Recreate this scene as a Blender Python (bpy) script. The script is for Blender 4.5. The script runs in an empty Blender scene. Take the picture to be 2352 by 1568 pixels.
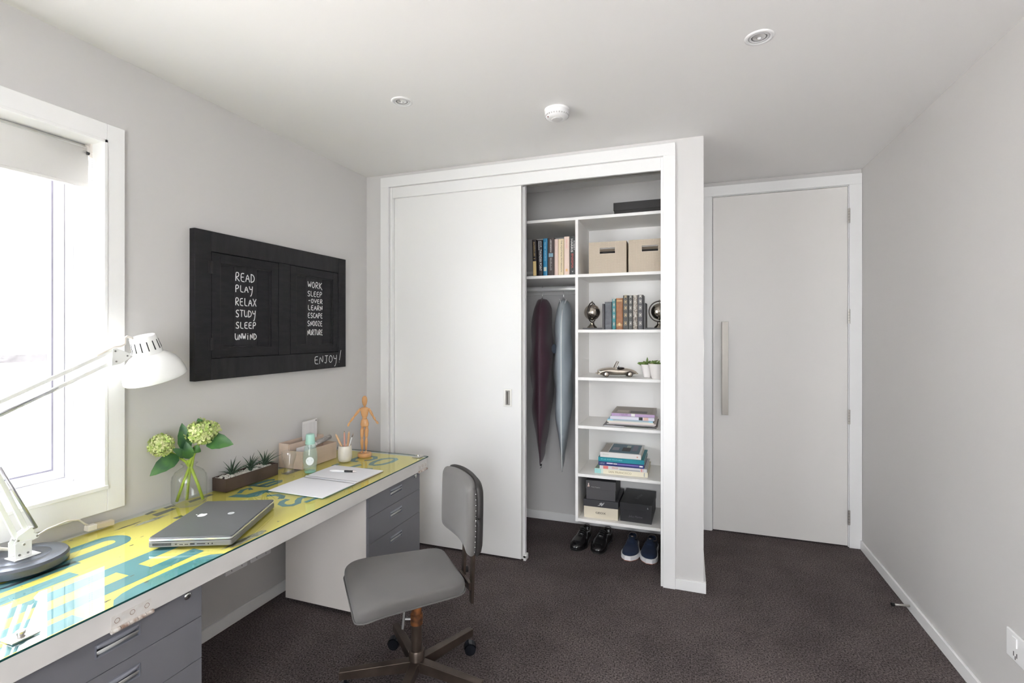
import bpy, bmesh, math, random
from mathutils import Vector, Matrix, Euler
S = bpy.context.scene
C = S.collection
R = math.radians
PI = math.pi
rnd = random.Random(7)

# ------------------------------------------------------------------ camera, world, light, exposure
CAM_H = 1.3669
cd = bpy.data.cameras.new('camera'); cam = bpy.data.objects.new('camera', cd); C.objects.link(cam)
cd.sensor_width = 36.0; cd.lens = 1136.07 / 2352 * 36.0
cd.shift_y = -(784 - 763.18) / 2352
cd.clip_start = 0.05
cam.location = (0, 0, CAM_H); cam.rotation_euler = (R(90), 0, 0.3412)
S.camera = cam
S.view_settings.view_transform = 'Standard'; S.view_settings.look = 'None'
S.view_settings.gamma = 1.0; S.view_settings.use_curve_mapping = False
S.view_settings.exposure = 1.90
S.cycles.use_denoising = True
S.cycles.max_bounces = 12; S.cycles.diffuse_bounces = 8; S.cycles.glossy_bounces = 5
S.cycles.transparent_max_bounces = 24; S.cycles.transmission_bounces = 8
S.cycles.sample_clamp_indirect = 6.0
S.cycles.caustics_reflective = False; S.cycles.caustics_refractive = False

world = bpy.data.worlds.new('World'); S.world = world; world.use_nodes = True
wb = world.node_tree.nodes['Background']
wb.inputs[0].default_value = (0.93, 0.965, 1.0, 1); wb.inputs[1].default_value = 3.9

sun = bpy.data.lights.new('sun', 'SUN'); sun.energy = 11.5; sun.angle = R(3); sun.color = (1.0, 0.98, 0.965)
so = bpy.data.objects.new('sun', sun); C.objects.link(so)
so.rotation_euler = Vector((0.55, 0.05, 0.86)).to_track_quat('Z', 'Y').to_euler()

def portal(name, loc, rot, sx, sy):
    l = bpy.data.lights.new(name, 'AREA'); l.shape = 'RECTANGLE'; l.size = sx; l.size_y = sy
    l.cycles.is_portal = True
    o = bpy.data.objects.new(name, l); C.objects.link(o); o.location = loc; o.rotation_euler = rot
portal('window_portal', (-2.27, 0.105, 1.44), (0, R(-90), 0), 1.35, 2.3)
portal('added_rear_portal', (0.25, -2.05, 1.3), (R(90), 0, 0), 1.5, 1.8)  # samples sky light through the opening added behind the camera

# ------------------------------------------------------------------ room numbers
XL, XR, YW, YD, YB, H = -2.018, 1.037, 2.785, 3.69, -1.9, 2.4
YC = 3.5            # back wall of the wardrobe
DESK = 0.665        # top of the glass

# ------------------------------------------------------------------ materials
def lin(c):
    return tuple(((v / 255) / 12.92 if v / 255 <= .04045 else ((v / 255 + .055) / 1.055) ** 2.4) for v in c)
MATS = {}
def mat(name, col, rough=.6, metal=0.0, spec=.5, bump=0.0, bscale=200, var=0.0, vscale=8, coat=0.0, stretch=None, sheen=0.0, var_col=None):
    if name in MATS: return MATS[name]
    m = bpy.data.materials.new(name); m.use_nodes = True; nt = m.node_tree
    b = nt.nodes['Principled BSDF']
    c = tuple(col) + (1,)
    b.inputs['Base Color'].default_value = c
    b.inputs['Roughness'].default_value = rough; b.inputs['Metallic'].default_value = metal
    b.inputs['Specular IOR Level'].default_value = spec
    b.inputs['Coat Weight'].default_value = coat
    b.inputs['Sheen Weight'].default_value = sheen
    tc = nt.nodes.new('ShaderNodeTexCoord'); mp = nt.nodes.new('ShaderNodeMapping')
    nt.links.new(tc.outputs['Object'], mp.inputs[0])
    if stretch: mp.inputs['Scale'].default_value = stretch
    if var > 0 or var_col:
        n = nt.nodes.new('ShaderNodeTexNoise'); n.inputs['Scale'].default_value = vscale; n.inputs['Detail'].default_value = 4
        nt.links.new(mp.outputs[0], n.inputs[0])
        r = nt.nodes.new('ShaderNodeValToRGB'); r.color_ramp.elements[0].position = .35; r.color_ramp.elements[1].position = .65
        if var_col:
            r.color_ramp.elements[0].color = tuple(var_col) + (1,); r.color_ramp.elements[1].color = c
        else:
            r.color_ramp.elements[0].color = tuple(max(0, v * (1 - var)) for v in col) + (1,)
            r.color_ramp.elements[1].color = tuple(min(1, v * (1 + var)) for v in col) + (1,)
        nt.links.new(n.outputs['Fac'], r.inputs[0]); nt.links.new(r.outputs[0], b.inputs['Base Color'])
    if bump > 0:
        n2 = nt.nodes.new('ShaderNodeTexNoise'); n2.inputs['Scale'].default_value = bscale; n2.inputs['Detail'].default_value = 3
        nt.links.new(mp.outputs[0], n2.inputs[0])
        bp = nt.nodes.new('ShaderNodeBump'); bp.inputs['Strength'].default_value = bump; bp.inputs['Distance'].default_value = .002
        nt.links.new(n2.outputs['Fac'], bp.inputs['Height']); nt.links.new(bp.outputs[0], b.inputs['Normal'])
    MATS[name] = m
    return m

def glass_mat(name, tint=(1, 1, 1), ior=1.5, rough=0.0, body=None, body_amt=0.0):
    if name in MATS: return MATS[name]
    m = bpy.data.materials.new(name); m.use_nodes = True; nt = m.node_tree; nt.nodes.clear()
    out = nt.nodes.new('ShaderNodeOutputMaterial'); t = nt.nodes.new('ShaderNodeBsdfTransparent'); g = nt.nodes.new('ShaderNodeBsdfGlossy')
    t.inputs[0].default_value = tuple(tint) + (1,); g.inputs['Roughness'].default_value = rough
    f = nt.nodes.new('ShaderNodeFresnel'); f.inputs[0].default_value = ior
    # same reflectance seen from either side of the pane
    geo = nt.nodes.new('ShaderNodeNewGeometry')
    mixn = nt.nodes.new('ShaderNodeMath'); mixn.operation = 'MULTIPLY_ADD'   # ior or 1/ior on the back face
    mixn.inputs[1].default_value = (1 / ior - ior); mixn.inputs[2].default_value = ior
    nt.links.new(geo.outputs['Backfacing'], mixn.inputs[0])
    fr = nt.nodes.new('ShaderNodeFresnel'); nt.links.new(mixn.outputs[0], fr.inputs[0])
    inv = nt.nodes.new('ShaderNodeMath'); inv.operation = 'MULTIPLY_ADD'; inv.inputs[1].default_value = 0; inv.inputs[2].default_value = ior
    mx = nt.nodes.new('ShaderNodeMixShader')
    f2 = nt.nodes.new('ShaderNodeFresnel'); f2.inputs[0].default_value = ior
    sw = nt.nodes.new('ShaderNodeMix'); sw.data_type = 'FLOAT'
    nt.links.new(geo.outputs['Backfacing'], sw.inputs[0]); nt.links.new(f2.outputs[0], sw.inputs[2])
    sw.inputs[3].default_value = 0.03
    nt.links.new(sw.outputs[0], mx.inputs[0])
    if body:
        d = nt.nodes.new('ShaderNodeBsdfDiffuse'); d.inputs[0].default_value = tuple(body) + (1,)
        m2 = nt.nodes.new('ShaderNodeMixShader'); m2.inputs[0].default_value = body_amt
        nt.links.new(t.outputs[0], m2.inputs[1]); nt.links.new(d.outputs[0], m2.inputs[2])
        nt.links.new(m2.outputs[0], mx.inputs[1])
    else:
        nt.links.new(t.outputs[0], mx.inputs[1])
    nt.links.new(g.outputs[0], mx.inputs[2]); nt.links.new(mx.outputs[0], out.inputs[0])
    for nn in (f, mixn, fr, inv): nt.nodes.remove(nn)
    MATS[name] = m
    return m

M_wall = mat('wall paint warm grey', (.60, .588, .58), .75, bump=.05, bscale=350)
M_wall2 = mat('wall paint pale', (.66, .648, .64), .75, bump=.05, bscale=350)
M_ceil = mat('ceiling paint', (.83, .82, .812), .85, bump=.03, bscale=350)
M_trim = mat('white trim enamel', (.86, .86, .855), .35)
M_board = mat('white melamine', (.86, .86, .85), .4)
M_shelf = mat('white shelf melamine', (.89, .88, .865), .45)
M_chrome = mat('chrome', (.85, .85, .85), .12, 1.0)
M_steel = mat('brushed steel', (.55, .53, .50), .38, 1.0)
M_black = mat('black plastic', (.015, .015, .016), .35)
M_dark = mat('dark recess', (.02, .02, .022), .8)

# carpet: dark brown pile, colour mottled by brushing, relief from fine noise
M_carpet = bpy.data.materials.new('carpet'); M_carpet.use_nodes = True
def _carpet():
    nt = M_carpet.node_tree; b = nt.nodes['Principled BSDF']; b.inputs['Roughness'].default_value = .95
    b.inputs['Specular IOR Level'].default_value = .1; b.inputs['Sheen Weight'].default_value = .0
    tc = nt.nodes.new('ShaderNodeTexCoord')
    n1 = nt.nodes.new('ShaderNodeTexNoise'); n1.inputs['Scale'].default_value = 2.6; n1.inputs['Detail'].default_value = 6; n1.inputs['Roughness'].default_value = .65
    n2 = nt.nodes.new('ShaderNodeTexNoise'); n2.inputs['Scale'].default_value = 150; n2.inputs['Detail'].default_value = 5
    n3 = nt.nodes.new('ShaderNodeTexNoise'); n3.inputs['Scale'].default_value = 260; n3.inputs['Detail'].default_value = 2
    for n in (n1, n2, n3): nt.links.new(tc.outputs['Object'], n.inputs['Vector'])
    r = nt.nodes.new('ShaderNodeValToRGB'); e = r.color_ramp.elements
    e[0].position = .36; e[0].color = (.090, .076, .075, 1); e[1].position = .62; e[1].color = (.125, .106, .104, 1)
    nt.links.new(n1.outputs['Fac'], r.inputs[0])
    r2 = nt.nodes.new('ShaderNodeValToRGB'); e = r2.color_ramp.elements
    e[0].position = .32; e[0].color = (.30, .29, .29, 1); e[1].position = .68; e[1].color = (1.9, 1.85, 1.85, 1)
    nt.links.new(n2.outputs['Fac'], r2.inputs[0])
    mx = nt.nodes.new('ShaderNodeMix'); mx.data_type = 'RGBA'; mx.blend_type = 'MULTIPLY'; mx.inputs[0].default_value = 1
    nt.links.new(r.outputs[0], mx.inputs[6]); nt.links.new(r2.outputs[0], mx.inputs[7])
    nt.links.new(mx.outputs[2], b.inputs['Base Color'])
    bp = nt.nodes.new('ShaderNodeBump'); bp.inputs['Strength'].default_value = .9; bp.inputs['Distance'].default_value = .006
    nt.links.new(n3.outputs['Fac'], bp.inputs['Height']); nt.links.new(bp.outputs[0], b.inputs['Normal'])
_carpet()

# ------------------------------------------------------------------ mesh helpers
class MB:
    def __init__(s): s.bm = bmesh.new(); s.mi = 0
    def face(s, vs, mi=None):
        try:
            f = s.bm.faces.new(vs); f.material_index = s.mi if mi is None else mi; return f
        except ValueError: return None
    def hexa(s, p, mi=None):
        v = [s.bm.verts.new(q) for q in p]
        for idx in ((0, 3, 2, 1), (4, 5, 6, 7), (0, 1, 5, 4), (1, 2, 6, 5), (2, 3, 7, 6), (3, 0, 4, 7)):
            s.face([v[i] for i in idx], mi)
        return s
    def box(s, x0, x1, y0, y1, z0, z1, mi=None, M=None):
        p = [Vector(q) for q in ((x0, y0, z0), (x1, y0, z0), (x1, y1, z0), (x0, y1, z0), (x0, y0, z1), (x1, y0, z1), (x1, y1, z1), (x0, y1, z1))]
        if M: p = [M @ q for q in p]
        return s.hexa(p, mi)
    def bar(s, a, b, w, h, up=(0, 0, 1), mi=None):
        a = Vector(a); b = Vector(b); d = (b - a); L = d.length; d.normalize()
        up = Vector(up); sx = d.cross(up)
        if sx.length < 1e-5: sx = d.cross(Vector((1, 0, 0)))
        sx.normalize(); uz = sx.cross(d).normalized()
        p = []
        for q in (a, b):
            for (i, j) in ((-1, -1), (1, -1), (1, 1), (-1, 1)): p.append(q + sx * (i * w / 2) + uz * (j * h / 2))
        v = [s.bm.verts.new(q) for q in p]
        for idx in ((0, 1, 2, 3), (7, 6, 5, 4), (0, 4, 5, 1), (1, 5, 6, 2), (2, 6, 7, 3), (3, 7, 4, 0)): s.face([v[i] for i in idx], mi)
        return s
    def cyl(s, a, b, r, r2=None, n=16, mi=None, cap=True):
        return s.tube([a, b], [r, r if r2 is None else r2], n, mi, cap)
    def tube(s, pts, r, n=10, mi=None, cap=True, closed=False):
        pts = [Vector(p) for p in pts]; k = len(pts)
        rs = list(r) if isinstance(r, (list, tuple)) else [r] * k
        rings = []; prev = None
        for i, p in enumerate(pts):
            if closed: t = (pts[(i + 1) % k] - pts[(i - 1) % k])
            elif i == 0: t = pts[1] - p
            elif i == k - 1: t = p - pts[-2]
            else: t = (pts[i + 1] - p).normalized() + (p - pts[i - 1]).normalized()
            if t.length < 1e-9: t = Vector((0, 0, 1))
            t.normalize()
            if prev is None:
                u = t.orthogonal().normalized()
            else:
                u = prev - t * prev.dot(t)
                u = u.normalized() if u.length > 1e-6 else t.orthogonal().normalized()
            prev = u; w = t.cross(u)
            rings.append([s.bm.verts.new(p + (u * math.cos(2 * PI * j / n) + w * math.sin(2 * PI * j / n)) * rs[i]) for j in range(n)])
        m = k if closed else k - 1
        for i in range(m):
            A, B = rings[i], rings[(i + 1) % k]
            for j in range(n): s.face([A[j], A[(j + 1) % n], B[(j + 1) % n], B[j]], mi)
        if cap and not closed:
            s.face(rings[0][::-1], mi); s.face(rings[-1], mi)
        return s
    def lathe(s, prof, n=32, c=(0, 0, 0), mi=None, M=None, caps=True):
        rings = []
        for (r, z) in prof:
            ring = []
            for j in range(n):
                q = Vector((c[0] + r * math.cos(2 * PI * j / n), c[1] + r * math.sin(2 * PI * j / n), c[2] + z))
                ring.append(s.bm.verts.new(M @ q if M else q))
            rings.append(ring)
        for i in range(len(rings) - 1):
            for j in range(n): s.face([rings[i][j], rings[i][(j + 1) % n], rings[i + 1][(j + 1) % n], rings[i + 1][j]], mi)
        if caps:
            s.face(rings[0][::-1], mi); s.face(rings[-1], mi)
        return s
    def prism(s, poly, z0, z1, mi=None, M=None):
        lo = [Vector((p[0], p[1], z0)) for p in poly]; hi = [Vector((p[0], p[1], z1)) for p in poly]
        if M: lo = [M @ q for q in lo]; hi = [M @ q for q in hi]
        a = [s.bm.verts.new(q) for q in lo]; b = [s.bm.verts.new(q) for q in hi]
        s.face(a[::-1], mi); s.face(b, mi)
        n = len(poly)
        for i in range(n): s.face([a[i], a[(i + 1) % n], b[(i + 1) % n], b[i]], mi)
        return s
    def grid(s, rows, mi=None, closed_u=False, closed_v=False):
        V = [[s.bm.verts.new(p) for p in r] for r in rows]
        nr, nc = len(V), len(V[0])
        for i in range(nr if closed_u else nr - 1):
            for j in range(nc if closed_v else nc - 1):
                s.face([V[i][j], V[(i + 1) % nr][j], V[(i + 1) % nr][(j + 1) % nc], V[i][(j + 1) % nc]], mi)
        return V
    def sphere(s, c, r, n=16, m=10, sc=(1, 1, 1), mi=None, M=None):
        prof = []
        rows = []
        for i in range(m + 1):
            a = PI * i / m
            row = []
            for j in range(n):
                b = 2 * PI * j / n
                q = Vector((r * sc[0] * math.sin(a) * math.cos(b), r * sc[1] * math.sin(a) * math.sin(b), -r * sc[2] * math.cos(a)))
                if M: q = M @ q
                row.append(Vector(c) + q)
            rows.append(row)
        top = s.bm.verts.new(rows[0][0]); bot = s.bm.verts.new(rows[-1][0])
        V = [[s.bm.verts.new(p) for p in r_] for r_ in rows[1:-1]]
        for j in range(n):
            s.face([top, V[0][(j + 1) % n], V[0][j]], mi); s.face([bot, V[-1][j], V[-1][(j + 1) % n]], mi)
        for i in range(len(V) - 1):
            for j in range(n): s.face([V[i][j], V[i][(j + 1) % n], V[i + 1][(j + 1) % n], V[i + 1][j]], mi)
        return s
    def ribbon(s, pts, w, z, closed=False, mi=None, M=None):
        P = [Vector((p[0], p[1])) for p in pts]; k = len(P); L = []; Rr = []
        for i, p in enumerate(P):
            a = P[(i - 1) % k] if (closed or i > 0) else p; b = P[(i + 1) % k] if (closed or i < k - 1) else p
            t = (b - a).normalized(); n = Vector((-t.y, t.x)) * (w / 2)
            for lst, sg in ((L, 1), (Rr, -1)):
                q = Vector((p.x + n.x * sg, p.y + n.y * sg, z)); lst.append(s.bm.verts.new(M @ q if M else q))
        for i in range(k if closed else k - 1):
            j = (i + 1) % k; s.face([L[i], Rr[i], Rr[j], L[j]], mi)
        return s

STORE = {}
def mx_of(o): return STORE.get(o.name, Matrix.Identity(4))
def setp(o, label=None, cat=None, group=None, kind=None):
    if label: o['label'] = label
    if cat: o['category'] = cat
    if group: o['group'] = group
    if kind: o['kind'] = kind
    return o
def thing(name, label, cat, loc=(0, 0, 0), rz=0.0, group=None, kind=None):
    o = bpy.data.objects.new(name, None); C.objects.link(o); o.empty_display_size = .05
    o.location = loc; o.rotation_euler = (0, 0, rz)
    STORE[o.name] = Matrix.Translation(Vector(loc)) @ Matrix.Rotation(rz, 4, 'Z')
    return setp(o, label, cat, group, kind)
def obj(name, mb, mats, parent=None, world=False, smooth=False, bevel=0, seg=2, sub=0, loc=None, label=None, kind=None, autosmooth=None):
    """links mb as ONE object; world=True: the mesh was written in room coordinates"""
    me = bpy.data.meshes.new(name); bm = mb.bm if isinstance(mb, MB) else mb
    bmesh.ops.recalc_face_normals(bm, faces=bm.faces)
    base = Matrix.Identity(4)
    if parent is not None:
        p = parent
        while p.parent: p = p.parent
        base = mx_of(p)
    if world and parent is not None: bm.transform(base.inverted())
    if loc is not None and parent is None: bm.transform(Matrix.Translation(-Vector(loc)))
    bm.to_mesh(me); bm.free()
    for m in (mats if isinstance(mats, (list, tuple)) else [mats]): me.materials.append(m)
    if smooth:
        for f in me.polygons: f.use_smooth = True
    o = bpy.data.objects.new(name, me); C.objects.link(o)
    if parent is not None: o.parent = parent
    elif loc is not None: o.location = loc; STORE[o.name] = Matrix.Translation(Vector(loc))
    if bevel:
        b = o.modifiers.new('bevel', 'BEVEL'); b.width = bevel; b.segments = seg; b.limit_method = 'ANGLE'; b.angle_limit = R(40)
        for f in me.polygons: f.use_smooth = True
        b.harden_normals = True
    if sub:
        m_ = o.modifiers.new('subsurf', 'SUBSURF'); m_.levels = sub; m_.render_levels = sub
        for f in me.polygons: f.use_smooth = True
    if autosmooth is not None:
        for f in me.polygons: f.use_smooth = True
        me.set_sharp_from_angle(angle=R(autosmooth))
    if label: o['label'] = label
    if kind: o['kind'] = kind
    return o
def struct(name, mb, mats, loc=(0, 0, 0), **k):
    o = obj(name, mb, mats, loc=loc, **k); o['kind'] = 'structure'; return o
def kids(o): return [c for c in C.objects if c.parent == o]
def copy_tree(o, parent=None, loc=None, rz=None):
    c = o.copy(); C.objects.link(c)
    if parent is not None: c.parent = parent
    if loc is not None:
        c.location = loc; c.rotation_euler = (0, 0, rz or 0)
        STORE[c.name] = Matrix.Translation(Vector(loc)) @ Matrix.Rotation(rz or 0, 4, 'Z')
    for ch in kids(o): copy_tree(ch, c)
    return c

_txt_cache = {}
def text_part(s, w, h, M, material, parent, name='lettering', world=True, ext=.0002, slant=0, squeeze=True):
    """lettering s fitted into w x h (metres), centred, in the local xy plane of M"""
    cu = bpy.data.curves.new('text', 'FONT'); cu.body = s; cu.size = 1; cu.extrude = 0.0; cu.shear = slant; cu.resolution_u = 2
    to = bpy.data.objects.new('text', cu); C.objects.link(to)
    dg = bpy.context.evaluated_depsgraph_get()
    me = bpy.data.meshes.new_from_object(to.evaluated_get(dg))
    C.objects.unlink(to); bpy.data.objects.remove(to); bpy.data.curves.remove(cu)
    xs = [v.co.x for v in me.vertices]; ys = [v.co.y for v in me.vertices]
    x0, x1, y0, y1 = min(xs), max(xs), min(ys), max(ys)
    sx = w / (x1 - x0); sy = h / (y1 - y0)
    bm = bmesh.new(); bm.from_mesh(me); bpy.data.meshes.remove(me)
    for v in bm.verts: v.co = Vector(((v.co.x - (x0 + x1) / 2) * sx, (v.co.y - (y0 + y1) / 2) * sy, ext))
    bm.transform(M)
    mb = MB(); mb.bm.free(); mb.bm = bm
    return obj(name, mb, material, parent, world=world)
def frame_M(o, x, y):
    """matrix whose local x, y axes are the given directions at o"""
    x = Vector(x).normalized(); y = Vector(y).normalized(); z = x.cross(y)
    m = Matrix((x, y, z)).transposed().to_4x4(); m.translation = Vector(o); return m
FRONT = lambda o: frame_M(o, (1, 0, 0), (0, 0, 1))          # facing the camera side (-Y)

# ------------------------------------------------------------------ the room
mb = MB(); mb.box(XL - .3, XR + .2, YB - .2, YD + .3, -.12, 0)
floor = struct('floor', mb, M_carpet); floor['label'] = 'dark brown cut pile carpet over the whole room'
mb = MB(); mb.box(XL - .25, XR + .15, YB - .15, YD + .15, H, H + .2)
struct('ceiling', mb, M_ceil)
# left wall with the window opening Y -0.45..1.21, Z .80...2.07
WY0, WY1, WZ0, WZ1 = -1.0, 1.21, 0.802, 2.070
mb = MB(); t = XL - .16
mb.box(t, XL, YB - .15, WY0, 0, H); mb.box(t, XL, WY1, YD + .1, 0, H); mb.box(t, XL, WY0, WY1, 0, WZ0); mb.box(t, XL, WY0, WY1, WZ1, H)
struct('wall_left', mb, M_wall)
mb = MB(); mb.box(XR, XR + .12, YB - .15, YD + .12, 0, H)
struct('wall_right', mb, M_wall)
# wall behind the camera, with an opening added to light the room from behind
mb = MB(); BX0, BX1, BZ1 = -0.45, 0.95, 2.15
mb.box(XL, BX0, YB - .12, YB, 0, H); mb.box(BX1, XR, YB - .12, YB, 0, H); mb.box(BX0, BX1, YB - .12, YB, BZ1, H); mb.box(BX0, BX1, YB - .12, YB, 0, .5)
struct('wall_rear', mb, M_wall)
# far wall around the room door
DX0, DX1, DZ = 0.158, 0.968, 2.305
mb = MB(); mb.box(.079, DX0, YD, YD + .12, 0, H); mb.box(DX1, XR, YD, YD + .12, 0, H); mb.box(DX0, DX1, YD, YD + .12, DZ, H)
struct('wall_far', mb, M_wall)
# front of the wardrobe: nib at the left, strip above the frame, pillar at the right, side wall into the door lobby
AX0, AX1, AZ = -1.899, -0.062, 2.378
mb = MB(); mb.box(XL, -1.83, YW, YW + .09, 0, H); mb.box(-1.83, -.122, YW, YW + .09, 2.31, H); mb.box(-.122, .079, YW, YW + .09, 0, H)
mb.box(-.02, .079, YW + .09, YD + .1, 0, H)
struct('wall_front', mb, M_wall2)
mb = MB(); mb.box(XL, -.02, YC, YC + .1, 0, H)
struct('wall_wardrobe', mb, M_wall2)

# baseboards
def bb(name, x0, x1, y0, y1, h=.056):
    mb = MB(); mb.box(x0, x1, y0, y1, 0, h); o = struct(name, mb, M_trim, bevel=.003); return o
bb('baseboard_left', XL, XL + .012, YB, YW)
bb('baseboard_right', XR - .012, XR, YB, YD - .012)
bb('baseboard_far', .091, .100, YD - .012, YD)
mb = MB(); mb.box(AX1, .091, YW - .012, YW, 0, .056); mb.box(.079, .091, YW, YD - .012, 0, .056)
struct('baseboard_pillar', mb, M_trim, bevel=.002)
bb('baseboard_nib', XL + .012, AX0, YW - .012, YW)
bb('baseboard_wardrobe', XL, -.02, YC - .012, YC, .06)
bb('baseboard_rear', XL, XR, YB, YB + .012)

# wardrobe frame: architrave (trim_1), jamb lining with pelmet (trim_2)
mb = MB(); f0 = YW - .016
mb.box(AX0, -1.838, f0, YW, 0, 2.314); mb.box(-.124, AX1, f0, YW, 0, 2.314); mb.box(AX0, AX1, f0, YW, 2.314, AZ)
struct('trim_1', mb, M_trim, bevel=.0015)
mb = MB(); mb.box(-1.83, -1.815, YW - .008, YW + .09, 0, 2.31); mb.box(-.137, -.122, YW - .004, YW + .09, 0, 2.31)
mb.box(-1.815, -.137, YW - .004, YW + .014, 2.242, 2.31); mb.box(-1.815, -.137, YW + .014, YW + .09, 2.29, 2.31)
struct('trim_2', mb, M_trim, bevel=.001)
mb = MB(); mb.box(-1.815, -.137, YW + .052, YW + .055, 2.25, 2.29); mb.box(-1.815, -.137, YW + .088, YW + .09, 2.25, 2.29)
struct('trim_3', mb, M_steel)

# sliding leaves, both stacked at the left
mb = MB(); mb.box(-1.812, -.937, YW + .017, YW + .048, .012, 2.262)
d1 = struct('door_1', mb, M_board, loc=(-1.37, YW + .03, 0), bevel=.0015); d1['label'] = 'front sliding wardrobe door leaf'
mb = MB(); mb.box(-1.80, -.925, YW + .058, YW + .086, .012, 2.262)
d2 = struct('door_2', mb, M_board, loc=(-1.37, YW + .07, 0), bevel=.0015)
mb = MB(); y = YW + .0165
mb.box(-1.048, -.996, y - .002, y, .921, .929); mb.box(-1.048, -.996, y - .002, y, 1.017, 1.025)
mb.box(-1.048, -1.036, y - .002, y, .929, 1.017); mb.box(-1.008, -.996, y - .002, y, .929, 1.017)
h_ = obj('door_handle', mb, mat('satin nickel', (.62, .60, .57), .4, .7), d1, world=True, bevel=.0008); h_['label'] = 'flush satin nickel finger pull'
mb = MB(); mb.box(-1.036, -1.008, y - .0012, y - .0002, .929, 1.017); mb.box(-1.028, -1.022, y - .004, y - .0012, .935, 1.011, mi=1)
obj('recess', mb, [mat('pull recess', (.30, .285, .27), .5, .5), mat('pull bar', (.05, .04, .035), .4)], h_, world=True)
mb = MB(); mb.box(-.955, -.915, YW + .05, YW + .062, 0, .012); mb.box(-.928, -.912, YW + .03, YW + .08, 0, .03); mb.cyl((-.92, YW + .03, .025), (-.92, YW + .06, .025), .01)
tr = obj('door_guide', mb, M_trim, loc=(-.92, YW + .05, 0), bevel=.001)
setp(tr, 'small white floor guide clip at the foot of the sliding wardrobe door', 'door guide')

# room door (door_3), hinged
mb = MB(); f0 = YD - .016
mb.box(.100, DX0, f0, YD, 0, DZ); mb.box(DX1, XR - .001, f0, YD, 0, DZ); mb.box(.100, XR - .001, f0, YD, DZ, 2.372)
struct('trim_4', mb, M_trim, bevel=.0015)
mb = MB(); mb.box(DX0, DX0 + .004, YD, YD + .1, 0, DZ); mb.box(DX1 - .004, DX1, YD, YD + .1, 0, DZ); mb.box(DX0, DX1, YD, YD + .1, DZ - .004, DZ)
struct('trim_5', mb, M_trim)
mb = MB(); mb.box(DX0 + .007, DX1 - .007, YD - .003, YD + .037, .008, DZ - .008)
d3 = struct('door_3', mb, mat('door paint', (.79, .77, .745), .45), loc=(.566, YD + .018, 0), bevel=.001)
d3['label'] = 'tall plain room door'
mb = MB(); mb.box(DX0, DX1, YD + .045, YD + .1, 0, DZ)
struct('trim_6', mb, M_dark)
hd = MB(); hd.box(.219, .259, YD - .055, YD - .043, .808, 1.440)
hd.box(.230, .248, YD - .043, YD - .003, .835, .853); hd.box(.230, .248, YD - .043, YD - .003, 1.395, 1.413)
o_ = obj('pull_handle', hd, mat('brushed bar', (.27, .25, .225), .42, .9, bump=.1, bscale=60, stretch=(30, 30, 1)), d3, world=True, bevel=.001); o_['label'] = 'long brushed steel pull bar'
hm = None
for i, z in enumerate((.147, .785, 1.423, 2.062)):
    mb = MB(); mb.box(DX1 - .010, DX1 + .004, YD - .0195, YD - .0165, z, z + .091); mb.cyl((DX1 - .004, YD - .021, z), (DX1 - .004, YD - .021, z + .091), .0045, n=10)
    for k in range(1, 5): mb.cyl((DX1 - .004, YD - .021, z + .018 * k - .0006), (DX1 - .004, YD - .021, z + .018 * k + .0006), .0049, n=10, mi=1)
    obj('hinge', mb, [M_steel, M_dark], d3, world=True)
# floor door stop
ds = thing('door_stop', 'short angled steel door stop on the right baseboard', 'door stop', (XR - .012, 2.93, .03))
mb = MB(); mb.tube([(XR - .012, 2.935, .028), (.985, 2.925, .030), (.955, 2.92, .030)], [.006, .0055, .0055], 10); obj('rod', mb, M_steel, ds, world=True, smooth=True)
mb = MB(); mb.cyl((.957, 2.9205, .030), (.945, 2.918, .030), .0085, n=14); obj('rubber_tip', mb, M_black, ds, world=True)
# socket on the right wall
so_ = thing('wall_socket', 'white double wall socket low on the right wall, at the edge of the photo', 'socket', (XR, 2.06, .32))
mb = MB(); mb.box(XR - .008, XR, 1.995, 2.165, .268, .362); obj('cover_plate', mb, mat('plate white', (.85, .85, .85), .4), so_, world=True, bevel=.003)
for yy in (2.045, 2.115):
    mb = MB(); mb.box(XR - .012, XR - .008, yy - .012, yy + .012, .318, .350); obj('switch_rocker', mb, M_trim, so_, world=True, bevel=.001)
    mb = MB(); mb.box(XR - .0086, XR - .008, yy - .010, yy - .007, .285, .300); mb.box(XR - .0086, XR - .008, yy + .007, yy + .010, .285, .300); mb.box(XR - .0086, XR - .008, yy - .0015, yy + .0015, .276, .288)
    obj('slots', mb, M_dark, so_, world=True)
# light switch on the lobby side of the pillar
sw = thing('light_switch', 'white light switch plate on the lobby side of the wardrobe pillar', 'switch', (.079, 2.96, 1.27))
mb = MB(); mb.box(.079, .087, 2.92, 3.0, 1.21, 1.325); obj('cover_plate', mb, M_trim, sw, world=True, bevel=.002)
mb = MB(); mb.box(.087, .091, 2.95, 2.97, 1.25, 1.285); obj('switch_rocker', mb, M_trim, sw, world=True, bevel=.001)

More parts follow.
